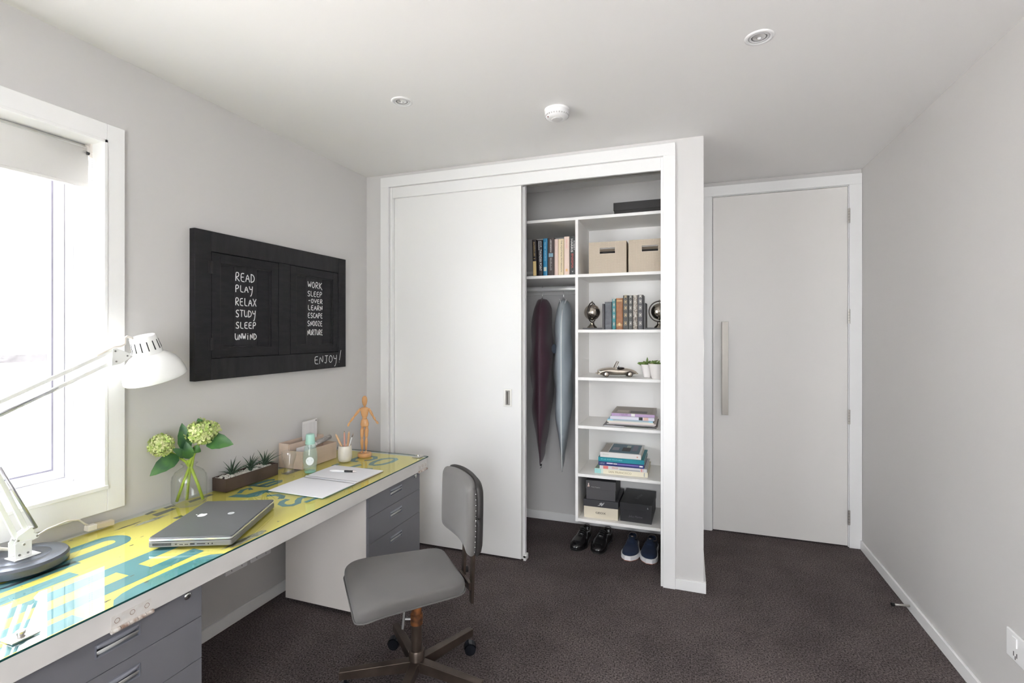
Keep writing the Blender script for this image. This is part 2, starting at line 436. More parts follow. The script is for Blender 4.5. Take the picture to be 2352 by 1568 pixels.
# ------------------------------------------------------------------ window
mb = MB(); x1 = XL + .018; w = .060
mb.box(XL, x1, WY1, WY1 + w, WZ0 - .088, WZ1 + w); mb.box(XL, x1, WY0 - w, WY0, WZ0 - .088, WZ1 + w)
mb.box(XL, x1, WY0, WY1, WZ1, WZ1 + w); mb.box(XL, x1, WY0, WY1, WZ0 - .088, WZ0)
struct('trim_7', mb, M_trim, bevel=.002)
mb = MB(); xr = -2.170
mb.box(xr, XL + .022, WY1 - .012, WY1, WZ0, WZ1); mb.box(xr, XL + .022, WY0, WY0 + .012, WZ0, WZ1)
mb.box(xr, XL + .022, WY0, WY1, WZ1 - .012, WZ1); mb.box(xr, XL + .026, WY0, WY1, WZ0 - .006, WZ0 + .008)
struct('trim_8', mb, M_trim, bevel=.002)
win = thing('window_1', None, None, (-2.19, .38, .8)); win['kind'] = 'structure'; win['label'] = 'white aluminium window above the desk'
M_alu = mat('white powder coated aluminium', (.80, .80, .83), .35)
M_seal = mat('grey window seal', (.25, .24, .30), .6)
def rect_frame(mb, x0, x1, y0, y1, z0, z1, w, mi=None):
    mb.box(x0, x1, y0, y0 + w, z0, z1, mi); mb.box(x0, x1, y1 - w, y1, z0, z1, mi)
    mb.box(x0, x1, y0 + w, y1 - w, z0, z0 + w, mi); mb.box(x0, x1, y0 + w, y1 - w, z1 - w, z1, mi)
mb = MB(); a0, a1, b0, b1 = WY0, WY1, WZ0 - .006, WZ1
rect_frame(mb, -2.235, -2.172, a0, a1, b0, b1, .030); mb.box(-2.235, -2.180, .36, .40, b0, b1)
obj('window_frame', mb, M_alu, win, world=True, bevel=.002)
for (p, q) in ((WY0 + .030, .36), (.40, WY1 - .030)):
    mb = MB(); rect_frame(mb, -2.228, -2.186, p + .003, q - .003, b0 + .033, b1 - .033, .032)
    sh = obj('sash', mb, M_alu, win, world=True, bevel=.0015)
    mb = MB(); rect_frame(mb, -2.214, -2.190, p + .035, q - .035, b0 + .065, b1 - .065, .006)
    obj('glazing_seal', mb, M_seal, sh, world=True)
    mb = MB(); mb.box(-2.206, -2.202, p + .038, q - .038, b0 + .068, b1 - .068)
    obj('glass_pane', mb, glass_mat('window glass'), sh, world=True)
# unseen window added behind the camera to raise the room's brightness
win2 = thing('added_rear_window', None, None, (.25, YB - .06, 0)); win2['kind'] = 'structure'
mb = MB(); mb.box(BX0, BX0 + .05, YB - .09, YB - .03, .5, BZ1); mb.box(BX1 - .05, BX1, YB - .09, YB - .03, .5, BZ1); mb.box(.22, .28, YB - .09, YB - .03, .5, BZ1)
mb.box(BX0, BX1, YB - .09, YB - .03, BZ1 - .05, BZ1); mb.box(BX0, BX1, YB - .09, YB - .03, .5, .55)
obj('window_frame', mb, M_alu, win2, world=True)
for (p, q) in ((BX0 + .05, .22), (.28, BX1 - .05)):
    mb = MB(); mb.box(p, q, YB - .063, YB - .058, .55, BZ1 - .05); obj('glass_pane', mb, glass_mat('window glass'), win2, world=True)

# roller blind
bl = thing('roller_blind', 'off-white roller blind pulled a little way down the window', 'blind', (-2.09, .38, 2.04))
mb = MB(); ys = (WY0 + .03, WY1 - .022)
rows = []
prof = [(-2.112, 2.052), (-2.098, 2.060), (-2.082, 2.052), (-2.074, 2.035), (-2.073, 1.99), (-2.076, 1.95), (-2.074, 1.912), (-2.072, 1.898)]
for (x, z) in prof: rows.append([Vector((x + (.006 if j == 8 and z < 2 else 0), ys[0] + (ys[1] - ys[0]) * j / 8, z)) for j in range(9)])
mb.grid(rows)
f_ = obj('blind_fabric', mb, mat('blind fabric', (.72, .71, .69), .8, bump=.1, bscale=500), bl, world=True, smooth=True)
m_ = f_.modifiers.new('solid', 'SOLIDIFY'); m_.thickness = .0015
mb = MB(); mb.cyl((-2.095, ys[0] - .01, 2.036), (-2.095, ys[1] + .002, 2.036), .019, n=20); obj('roller', mb, M_trim, bl, world=True, smooth=True)
mb = MB(); mb.box(-2.080, -2.068, ys[0], ys[1], 1.893, 1.905); obj('bottom_bar', mb, mat('blind fabric', (.8, .79, .77)), bl, world=True, bevel=.003)
mb = MB(); mb.box(-2.118, -2.062, 1.192, 1.198, 2.005, 2.060); mb.cyl((-2.09, 1.186, 2.034), (-2.09, 1.198, 2.034), .022, n=20); mb.cyl((-2.072, 1.184, 2.022), (-2.072, 1.192, 2.022), .006, n=10, mi=1)
obj('bracket', mb, [mat('bracket beige', (.72, .68, .64), .4), M_dark], bl, world=True, bevel=.001)
mb = MB()
for dx in (-2.070, -2.052):
    for k in range(150):
        z = 2.02 - k * .0082
        xx = dx + (.008 * math.sin(k / 150 * PI) if dx < -2.06 else 0)
        mb.sphere((xx, 1.190, z), .0018, 5, 4)
obj('bead_chain', mb, mat('chain white', (.82, .81, .80), .3), bl, world=True, smooth=True, kind='stuff')
mb = MB(); mb.box(-2.062, -2.040, 1.180, 1.198, .800, .812); mb.cyl((-2.058, 1.186, .797), (-2.040, 1.186, .797), .012, n=16); mb.box(-2.056, -2.042, 1.182, 1.190, .80, .83)
obj('chain_tensioner', mb, mat('tensioner', (.82, .82, .83), .25), bl, world=True, smooth=False, bevel=.001)

# ------------------------------------------------------------------ outside the window
mb = MB(); mb.box(-9, XL - .3, -2.2, 9, -.35, -.25)
struct('ground', mb, mat('gravel path', (.42, .41, .40), .9, var=.1))
mb = MB(); mb.box(-9, 6, -10, -2.2, -.35, -.25)
struct('rear_bounce_ground', mb, mat('pale bounce ground', (.70, .69, .68), .9, var=.08))  # unseen ground kept pale so it bounces light in from behind the camera
fence = thing('fence', 'bleached timber paling fence seen through the window', 'fence', (-4.6, 1.2, -.35))
proto = None
for k in range(40):
    y = -1.23 + .2 * k
    if proto is None:
        mb = MB(); mb.box(-4.615, -4.6, -.098, .098, -.35, 1.165)
        proto = obj('paling', mb, mat('bleached timber', (.82, .76, .74), .85, var=.05, vscale=6, stretch=(1, 6, .5)), fence, world=False)
        for v in proto.data.vertices: v.co.x += 4.6; v.co.z += .35
        proto.location = (0, y - 1.2, 0)
    else:
        c = proto.copy(); C.objects.link(c); c.location = (0, y - 1.2, 0)
mb = MB(); mb.box(-4.63, -4.58, -1.35, 6.7, 1.150, 1.205); obj('cap_rail', mb, mat('weathered rail', (.030, .028, .030), .8, var=.15, vscale=40), fence, world=True)
nb = thing('neighbouring_house', 'white weatherboard wall of the house beyond the fence', 'house', (-6.6, 1.2, -.35))
mb = MB(); mb.box(-6.8, -6.6, -6, 8, -.35, 3.3); obj('wall_core', mb, mat('house white', (.84, .84, .84), .7), nb, world=True)
proto = None
for k in range(20):
    if proto is None:
        mb = MB(); mb.hexa([Vector(p) for p in ((0, -7.2, 0), (.028, -7.2, 0), (.028, 6.8, 0), (0, 6.8, 0), (0, -7.2, .18), (.008, -7.2, .18), (.008, 6.8, .18), (0, 6.8, .18))])
        proto = obj('weatherboard', mb, mat('weatherboard white', (.84, .84, .84), .6), nb); c = proto
    else:
        c = proto.copy(); C.objects.link(c)
    c.location = (0, 0, .17 * k)
mb = MB(); mb.prism([(-7.2, 3.45), (-6.3, 3.25), (-6.3, 3.32), (-7.2, 3.6)], -6, 8, M=frame_M((0, 0, 0), (1, 0, 0), (0, 0, 1)))
obj('eave', mb, M_trim, nb, world=True)

# ------------------------------------------------------------------ ceiling fittings
def downlight(label, x, y):
    t = thing('downlight', label, 'ceiling light', (x, y, H), group='recessed downlights')
    mb = MB(); mb.lathe([(.0475, 0), (.047, -.003), (.042, -.005), (.036, -.0045), (.034, -.001), (.034, 0)], 40, caps=False); obj('bezel', mb, mat('downlight white', (.80, .80, .80), .35), t, smooth=True)
    mb = MB(); mb.lathe([(.034, -.001), (.033, -.0035), (.027, -.004), (.0255, -.001)], 40, caps=False); obj('gimbal_ring', mb, mat('gimbal', (.72, .72, .73), .3, .3), t, smooth=True)
    mb = MB(); mb.lathe([(.0255, -.001), (.018, -.0006), (.0001, -.0004)], 24, caps=False); obj('recess_plate', mb, mat('lamp well', (.22, .22, .22), .4, .6), t)
    rf = MB()
    n = 12
    for j in range(n):
        a0, a1 = 2 * PI * j / n, 2 * PI * (j + 1) / n; am = (a0 + a1) / 2
        o_, q = [Vector((.022 * math.cos(a), .022 * math.sin(a), -.0008)) for a in (a0, a1)], [Vector((.008 * math.cos(a), .008 * math.sin(a), -.0035)) for a in (a0, a1)]
        v = [rf.bm.verts.new(p) for p in (o_[0], o_[1], q[1], q[0])]; rf.face(v)
    obj('reflector', rf, M_chrome, t)
    mb = MB(); mb.sphere((0, 0, -.004), .007, 12, 8, (1, 1, .5)); obj('lamp_bulb', mb, mat('bulb glass', (.9, .9, .9), .1), t, smooth=True)
downlight('recessed round downlight nearest the right wall', .236, 1.921)
downlight('recessed round downlight above the desk side of the room', -1.205, 1.921)
sm = thing('smoke_detector', 'round white smoke detector on the ceiling before the wardrobe', 'smoke alarm', (-.572, 2.235, H))
mb = MB(); mb.lathe([(.058, 0), (.058, -.008), (.055, -.010)], 40, caps=True); obj('base_plate', mb, M_trim, sm, autosmooth=40)
mb = MB(); mb.lathe([(.055, -.010), (.056, -.024), (.052, -.034), (.044, -.041), (.030, -.043)], 40); obj('cover', mb, mat('alarm white', (.84, .84, .84), .4), sm, autosmooth=40)
mb = MB(); mb.lathe([(.026, -.043), (.024, -.0465), (.012, -.047)], 32); obj('test_button', mb, mat('alarm grey', (.70, .70, .70), .4), sm, autosmooth=40)
mb = MB()
for k in range(28):
    a = 2 * PI * k / 28; mb.bar((.0555 * math.cos(a), .0555 * math.sin(a), -.028), (.0535 * math.cos(a), .0535 * math.sin(a), -.034), .006, .0015)
obj('vent_slots', mb, mat('slot grey', (.55, .54, .54), .7), sm)
mb = MB(); mb.sphere((-.034, -.032, -.040), .003, 8, 6); obj('indicator_lamp', mb, mat('red lens', (.25, .05, .05), .3), sm)

# ------------------------------------------------------------------ chalkboard made of an old cupboard front
cbx = XL; bd = thing('chalkboard', 'black chalkboard with two recessed cupboard doors and chalk handwriting on the left wall', 'chalkboard', (XL, 2.03, 1.484))
M_cb = mat('blackboard paint', (.0115, .0108, .0130), .70, spec=.35, bump=.25, bscale=90, var=.25, vscale=14, stretch=(1, 1, 4))
M_cb2 = mat('blackboard paint worn', (.0145, .0138, .0160), .64, spec=.35, bump=.25, bscale=60, var=.3, vscale=10, stretch=(1, 4, 1))
BX = XL + .033
y0, y1, z0, z1 = 1.538, 2.530, 1.156, 1.815
dA, dB = (1.617, 2.000), (2.077, 2.462); dz = (1.250, 1.725)
def xb(mb, ya, yb, za, zb, x0=XL + .001, x1=BX): mb.box(x0, x1, ya, yb, za, zb)
for (n, a) in (('stile', (y0, dA[0], z0, z1)), ('stile', (dA[1], dB[0], dz[0], dz[1])), ('stile', (dB[1], y1, z0, z1)), ('rail', (dA[0], dB[1], z0, dz[0])), ('rail', (dA[0], dB[1], dz[1], z1))):
    mb = MB(); xb(mb, a[0] + .0003, a[1] - .0003, a[2] + .0003, a[3] - .0003); obj(n, mb, M_cb if n == 'stile' else M_cb2, bd, world=True, bevel=.002)
mb = MB(); xb(mb, y0 + .02, y1 - .02, z0 + .02, z1 - .02, XL + .001, XL + .008); obj('backing', mb, M_dark, bd, world=True)
for (p, q) in (dA, dB):
    g = .003; w = .043
    mb = MB(); rect_frame(mb, XL + .008, BX - .001, p + g, q - g, dz[0] + g, dz[1] - g, w)
    dr = obj('cupboard_door', mb, M_cb, bd, world=True, bevel=.0015)
    iw = (q - p - 2 * g - 2 * w); ya = p + g + w
    mb = MB(); rect_frame(mb, XL + .012, BX - .006, ya, q - g - w, dz[0] + g + w, dz[1] - g - w, .006); obj('bead', mb, M_cb2, dr, world=True, bevel=.001)
    cuts = [ya, ya + iw * .27, ya + iw * .73, ya + iw]
    for i in range(3):
        mb = MB(); mb.box(XL + .010, XL + .022, cuts[i] + .001, cuts[i + 1] - .001, dz[0] + g + w, dz[1] - g - w); obj('plank', mb, M_cb if i != 1 else M_cb2, dr, world=True, bevel=.0015)
for (yy, zz) in ((1.614, 1.655), (1.614, 1.315), (2.465, 1.655), (2.465, 1.305)):
    mb = MB(); mb.cyl((BX + .001, yy, zz - .028), (BX + .001, yy, zz + .028), .004, n=10); mb.box(BX - .001, BX + .001, yy - .012, yy + .012, zz - .026, zz + .026); obj('hinge', mb, M_cb2, bd, world=True)
G = {
 'A': [[(0, 0), (.45, 1), (.95, 0)], [(.2, .38), (.78, .38)]], 'C': [[(.9, .85), (.6, 1), (.15, .75), (.1, .3), (.45, 0), (.9, .1)]],
 'D': [[(.1, .95), (.1, 0)], [(0, .95), (.55, .9), (.95, .55), (.75, .15), (.1, 0)]], 'E': [[(.85, .95), (.1, .92), (.1, .03), (.9, 0)], [(.1, .5), (.75, .53)]],
 'I': [[(.5, .75), (.5, 0)], [(.5, .98), (.52, .92)]], 'J': [[(.2, .98), (1, .98)], [(.65, .98), (.65, .2), (.45, 0), (.1, .12)]], 'K': [[(.1, 1), (.1, 0)], [(.9, 1), (.12, .5), (1, -.15)]],
 'L': [[(.15, 1), (.12, .05), (.9, 0)]], 'N': [[(.1, 0), (.12, .98), (.85, .02), (.88, 1)]], 'O': [[(.5, 1), (.12, .75), (.1, .25), (.5, 0), (.9, .3), (.88, .75), (.5, 1)]],
 'P': [[(.1, -.05), (.12, 1), (.7, .98), (.9, .72), (.6, .48), (.14, .45)]], 'R': [[(.1, 0), (.12, 1), (.7, .98), (.85, .72), (.6, .5), (.14, .48), (.95, -.02)]],
 'S': [[(.9, .88), (.5, 1), (.12, .8), (.3, .55), (.8, .38), (.85, .12), (.5, -.02), (.05, .1)]], 'T': [[(0, .98), (1, .95)], [(.5, .96), (.48, 0)]],
 'U': [[(.1, 1), (.12, .2), (.5, 0), (.82, .2), (.88, 1), (.9, 0)]], 'V': [[(.05, 1), (.5, 0), (.95, 1)]], 'W': [[(0, 1), (.2, 0), (.5, .75), (.75, 0), (1, 1)]],
 'X': [[(.05, 1), (.95, 0)], [(.95, 1), (.05, 0)]], 'Y': [[(.05, .98), (.25, .5), (.75, .55)], [(.92, 1), (.8, 0), (.55, -.45), (.3, -.5)]], 'Z': [[(.05, .95), (.9, .95), (.1, .03), (.95, .03)]],
 '!': [[(.9, 1.6), (.5, .25)], [(.42, .04), (.45, -.02)]], '-': [[(.3, .55), (.9, .62)]],
}
M_chalk = mat('chalk', (.72, .72, .73), .9)
def chalk(words, ya, yb, za, zb, x, r=.0022, j=.02, wobble=None, parent=bd):
    n = len(words); w = (yb - ya) / n; mb = MB()
    for i, ch in enumerate(words):
        for st in G[ch]:
            pts = []
            for (u, v) in st: pts.append((ya + w * (i + .06 + .84 * u) + rnd.uniform(-1, 1) * w * j, za + (zb - za) * v + rnd.uniform(-1, 1) * (zb - za) * j * .7))
            fine = []
            for k in range(len(pts) - 1):                       # soften the corners a little
                a, b = pts[k], pts[k + 1]
                for s_ in (0, .33, .66): fine.append((a[0] + (b[0] - a[0]) * s_, a[1] + (b[1] - a[1]) * s_))
            fine.append(pts[-1])
            sm_ = [fine[0]] + [((fine[k - 1][0] + 2 * fine[k][0] + fine[k + 1][0]) / 4, (fine[k - 1][1] + 2 * fine[k][1] + fine[k + 1][1]) / 4) for k in range(1, len(fine) - 1)] + [fine[-1]]
            Mx = Matrix(((0, 0, 1, x), (1, 0, 0, 0), (0, 1, 0, 0), (0, 0, 0, 1)))
            mb.ribbon(sm_, r * 2, .0006, M=Mx)
    return obj('chalk_writing', mb, M_chalk, parent, world=True, label='chalk handwriting')
xt = XL + .022
for wd, a, b, lo, hi in (('READ', 1.747, 1.862, 1.609, 1.650), ('PLAY', 1.747, 1.850, 1.558, 1.590), ('RELAX', 1.747, 1.871, 1.494, 1.530), ('STUDY', 1.749, 1.866, 1.440, 1.473), ('SLEEP', 1.749, 1.870, 1.386, 1.416), ('UNWIND', 1.745, 1.872, 1.332, 1.362)):
    chalk(wd, a, b, lo, hi, xt)
for wd, a, b, lo, hi in (('WORK', 2.217, 2.335, 1.617, 1.652), ('SLEEP', 2.214, 2.334, 1.570, 1.599), ('-OVER', 2.216, 2.338, 1.532, 1.556), ('LEARN', 2.217, 2.338, 1.493, 1.520), ('ESCAPE', 2.217, 2.338, 1.449, 1.477), ('SNOOZE', 2.214, 2.336, 1.403, 1.432), ('NURTURE', 2.214, 2.338, 1.352, 1.383)):
    chalk(wd, a, b, lo, hi, xt, r=.0021)
chalk('ENJOY!', 2.255, 2.49, 1.188, 1.232, BX, r=.0018)

# ------------------------------------------------------------------ desk: an old painted door with a glass sheet, on two drawer cabinets
DYE = 2.48; DY0 = .10; DXF = -1.392
desk = thing('desk', 'long desk made of an old yellow lettered door under glass', 'desk', (-1.70, 1.3, .6))
M_dside = mat('chipped white door paint', (.69, .67, .645), .5, var=.05, vscale=6)
M_sign = bpy.data.materials.new('yellow sign paint'); M_sign.use_nodes = True
def _sign():
    nt = M_sign.node_tree; b = nt.nodes['Principled BSDF']; b.inputs['Roughness'].default_value = .55
    tc = nt.nodes.new('ShaderNodeTexCoord')
    n = nt.nodes.new('ShaderNodeTexNoise'); n.inputs['Scale'].default_value = 3.0; n.inputs['Detail'].default_value = 5; nt.links.new(tc.outputs['Object'], n.inputs['Vector'])
    r = nt.nodes.new('ShaderNodeValToRGB'); e = r.color_ramp.elements; e[0].position = .35; e[0].color = (.72, .585, .085, 1); e[1].position = .65; e[1].color = (.82, .69, .15, 1)
    nt.links.new(n.outputs['Fac'], r.inputs[0])
    n2 = nt.nodes.new('ShaderNodeTexNoise'); n2.inputs['Scale'].default_value = 38; n2.inputs['Detail'].default_value = 3; nt.links.new(tc.outputs['Object'], n2.inputs['Vector'])
    r2 = nt.nodes.new('ShaderNodeValToRGB'); e = r2.color_ramp.elements; e[0].position = .70; e[0].color = (0, 0, 0, 1); e[1].position = .74; e[1].color = (1, 1, 1, 1)
    nt.links.new(n2.outputs['Fac'], r2.inputs[0])
    mx = nt.nodes.new('ShaderNodeMix'); mx.data_type = 'RGBA'; nt.links.new(r2.outputs[0], mx.inputs[0]); nt.links.new(r.outputs[0], mx.inputs[6]); mx.inputs[7].default_value = (.16, .13, .05, 1)
    nt.links.new(mx.outputs[2], b.inputs['Base Color'])
_sign()
mb = MB(); mb.box(XL + .002, DXF, DY0, DYE, .5985, .658); obj('door_slab', mb, M_dside, desk, world=True, bevel=.0025)
mb = MB(); mb.box(XL + .004, DXF - .004, DY0 + .003, DYE - .003, .5972, .5985); obj('added_dark_underside', mb, mat('dark underside', (.10, .065, .045), .8), desk, world=True)  # unseen dark sheet, added to cut the light bouncing under the desk
mb = MB(); zt = .6584
# painted face: wavy worn edge along the wall
edge = [(-1.995 + .006 * math.sin(k * 1.7) + .004 * math.sin(k * 4.1), DY0 + .01 + (DYE - DY0 - .02) * k / 60) for k in range(61)]
for k in range(60):
    a, b = edge[k], edge[k + 1]
    v = [mb.bm.verts.new(p) for p in ((a[0], a[1], zt), (DXF - .004, a[1], zt), (DXF - .004, b[1], zt), (b[0], b[1], zt))]; mb.face(v)
bmesh.ops.remove_doubles(mb.bm, verts=mb.bm.verts, dist=.0002)
obj('painted_face', mb, M_sign, desk, world=True, label='yellow painted sign face')
M_teal = mat('teal sign paint', (.075, .245, .275), .55, var=.12, vscale=9)
M_grey = mat('grey sign paint', (.10, .10, .07), .55)
mb = MB()
def poly(pts, z=.6588, mi=0):
    v = [mb.bm.verts.new((p[0], p[1], z)) for p in pts]; f = mb.face(v, mi)
def rib(pts, w, closed=False, mi=0): mb.ribbon(pts, w, .6588, closed, mi)
def ring_pts(x0, x1, ya, yb, n=10):
    r = (x1 - x0) / 2; cx = (x0 + x1) / 2; o = []
    for k in range(n + 1): a = PI * k / n; o.append((cx - r * math.cos(a), yb - r * .9 + r * .9 * math.sin(a)))
    for k in range(n + 1): a = PI * k / n; o.append((cx + r * math.cos(a), ya + r * .9 - r * .9 * math.sin(a)))
    return o
# near row: O, then an upright, H, and the next letter cut by the edge
rib(ring_pts(-1.885, -1.797, .80, 1.155), .042, True)                                # O
poly([(-1.935, .80), (-1.93, .56), (-1.80, .56), (-1.79, .80)])
rib([(-1.79, .70), (-1.775, .78), (-1.774, .99)], .034)
rib([(-1.735, .56), (-1.705, .70), (-1.700, .88), (-1.700, .94)], .046)
poly([(-1.638, .62), (-1.585, .62), (-1.584, .868), (-1.590, .985), (-1.535, .985), (-1.535, .62), (-1.482, .62), (-1.478, 1.178), (-1.527, 1.180), (-1.528, 1.043), (-1.583, 1.043), (-1.585, 1.205), (-1.638, 1.205)])
poly([(-1.410, 1.180), (-1.434, 1.165), (-1.449, 1.135), (-1.455, 1.05), (-1.454, .954), (-1.447, .911), (-1.432, .881), (-1.403, .862), (-1.398, .862), (-1.398, 1.185)])
rib([(-1.43, .60), (-1.43, .80)], .05)
# earlier, greyed strokes along the wall
poly([(-1.992, 1.335), (-2.002, 1.371), (-1.980, 1.376), (-1.976, 1.335)], mi=1)
poly([(-1.962, 1.342), (-1.959, 1.421), (-1.936, 1.424), (-1.926, 1.338)], mi=1); poly([(-1.995, 1.41), (-1.995, 1.441), (-1.975, 1.444), (-1.975, 1.408)], mi=1)
poly([(-1.85, 1.343), (-1.85, 1.378), (-1.829, 1.374), (-1.829, 1.345)], mi=1)
poly([(-1.975, 1.50), (-1.975, 1.60), (-1.95, 1.60), (-1.95, 1.49)], mi=1); poly([(-1.92, 1.945), (-1.92, 2.05), (-1.875, 2.05), (-1.875, 1.945)], mi=1)
# second row of smaller letters
poly([(-1.866, 1.596), (-1.862, 1.637), (-1.818, 1.647), (-1.800, 1.715), (-1.772, 1.739), (-1.762, 1.706), (-1.751, 1.65), (-1.776, 1.621)])
rib([(-1.862, 1.650), (-1.885, 1.690), (-1.880, 1.722), (-1.852, 1.705)], .020)
rib([(-1.905, 1.74), (-1.893, 1.845), (-1.872, 1.860)], .026); rib([(-1.86, 1.75), (-1.85, 1.84), (-1.826, 1.862)], .026); rib([(-1.822, 1.76), (-1.82, 1.85)], .022); rib([(-1.905, 1.755), (-1.82, 1.765)], .02)
rib([(-1.72, 1.665), (-1.685, 1.690), (-1.65, 1.682), (-1.632, 1.655)], .026); rib([(-1.758, 1.70), (-1.735, 1.79), (-1.70, 1.80)], .026)
rib([(-1.600, 1.662), (-1.600, 1.632), (-1.584, 1.606), (-1.552, 1.595), (-1.527, 1.610), (-1.525, 1.638), (-1.548, 1.664), (-1.560, 1.688), (-1.551, 1.715)], .026)
rib([(-1.503, 1.655), (-1.493, 1.74)], .020)
# far end
rib([(-1.598, 2.244), (-1.613, 2.275), (-1.618, 2.310), (-1.611, 2.362), (-1.583, 2.392), (-1.548, 2.399), (-1.530, 2.380), (-1.526, 2.326), (-1.544, 2.269), (-1.574, 2.242)], .028, True)
rib([(-1.705, 2.275), (-1.74, 2.275), (-1.760, 2.310), (-1.759, 2.364), (-1.72, 2.395), (-1.675, 2.392), (-1.652, 2.360), (-1.660, 2.322), (-1.685, 2.305)], .028)
rib([(-1.773, 2.205), (-1.775, 2.165), (-1.755, 2.150), (-1.700, 2.151), (-1.668, 2.170), (-1.650, 2.228)], .028)
rib([(-1.592, 2.150), (-1.581, 2.172), (-1.552, 2.180), (-1.535, 2.155)], .020)
obj('painted_lettering', mb, [M_teal, M_grey], desk, world=True, label='teal painted letters')
# worn and peeled patches with an outline of their own
mb = MB()
def blot(cx, cy, rx, ry, n=22, j=.35, mi=0, z=.6592):
    poly_ = [(cx + rx * math.cos(2 * PI * k / n) * (1 + rnd.uniform(-j, j)), cy + ry * math.sin(2 * PI * k / n) * (1 + rnd.uniform(-j, j))) for k in range(n)]
    c0 = mb.bm.verts.new((cx, cy, z)); vs = [mb.bm.verts.new((p[0], p[1], z)) for p in poly_]
    for k in range(n): mb.face([c0, vs[k], vs[(k + 1) % n]], mi)
blot(-1.425, 1.30, .016, .085, mi=0); blot(-1.43, 1.27, .008, .05, mi=1, z=.6594); blot(-1.905, 1.30, .012, .06, mi=0); blot(-1.93, 1.235, .005, .05, mi=1)
for k in range(26): blot(rnd.uniform(-1.98, -1.42), rnd.uniform(.75, 2.4), rnd.uniform(.0012, .0035), rnd.uniform(.002, .008), 8, mi=1)
obj('worn_patches', mb, [mat('peeled grey', (.36, .35, .27), .7, var=.5, vscale=60), mat('dark grime', (.09, .08, .03), .7)], desk, world=True, label='grey peeled paint patches')
# glass sheet: clear faces, green edge
mb = MB(); mb.box(XL + .003, DXF + .004, DY0, DYE + .008, .6596, DESK)
mb.bm.faces.ensure_lookup_table(); bmesh.ops.recalc_face_normals(mb.bm, faces=mb.bm.faces)
for f_ in mb.bm.faces:
    f_.material_index = 0 if f_.normal.z > .5 else (2 if f_.normal.z < -.5 or f_.normal.x < -.5 else 1)
M_gl = glass_mat('desk glass', (.95, .99, .97), ior=1.85); M_gb = glass_mat('desk glass underside', (1, 1, 1), ior=1.02)
M_ge = mat('green glass edge', (.012, .075, .07), .15, spec=.6)
obj('glass_top', mb, [M_gl, M_ge, M_gb], desk, world=True, label='clear glass sheet with green edge')
def old_hinge(ya, yb):
    mb = MB(); n = 5; x = DXF + .004; z = .600
    for k in range(n):
        a = ya + (yb - ya) * k / n; b = ya + (yb - ya) * (k + 1) / n - .0015; mb.cyl((x, a, z), (x, b, z), .0058, n=12)
    hg = obj('old_hinge', mb, mat('chipped hinge paint', (.74, .71, .67), .5, var_col=(.30, .20, .15), vscale=55), desk, world=True, smooth=False, autosmooth=40)
    mb = MB(); mb.box(DXF - .001, DXF + .0010, ya + .002, yb - .004, .602, .636); ly = obj('hinge_leaf', mb, mat('leaf paint', (.69, .67, .64), .5, var_col=(.64, .60, .56), vscale=60), hg, world=True)
    mb = MB()
    for k, (fy, fz) in enumerate(((.15, .622), (.5, .624), (.85, .622))):
        c = Vector((DXF + .0012, ya + (yb - ya) * fy, fz)); M = frame_M(c, (0, 1, 0), (0, 0, 1))
        mb.ribbon([(.006 * math.cos(2 * PI * q / 14), .006 * math.sin(2 * PI * q / 14)) for q in range(14)], .0011, .0002, True, M=M)
    obj('screw_ring', mb, mat('rust', (.20, .12, .07), .8), hg, world=True)
old_hinge(.848, .955); old_hinge(2.385, 2.475)
# steel glass clamps resting on the corners
for (px, py, lb) in ((-1.45, .695, 'small steel glass clamp with a knob at the near end of the desk'), (-1.432, 2.452, 'small steel glass clamp at the far end of the desk')):
    cl = thing('glass_clamp', lb, 'clamp', (px, py, DESK), 0.0, group='glass clamps on the desk')
    mb = MB(); mb.box(-.024, .024, -.026, .026, .0005, .0035); obj('plate', mb, M_steel, cl, bevel=.0006)
    mb = MB(); mb.lathe([(.007, .0035), (.007, .0055), (.0095, .007), (.0095, .013), (.0085, .014)], 20); obj('knob', mb, M_chrome, cl, autosmooth=40)

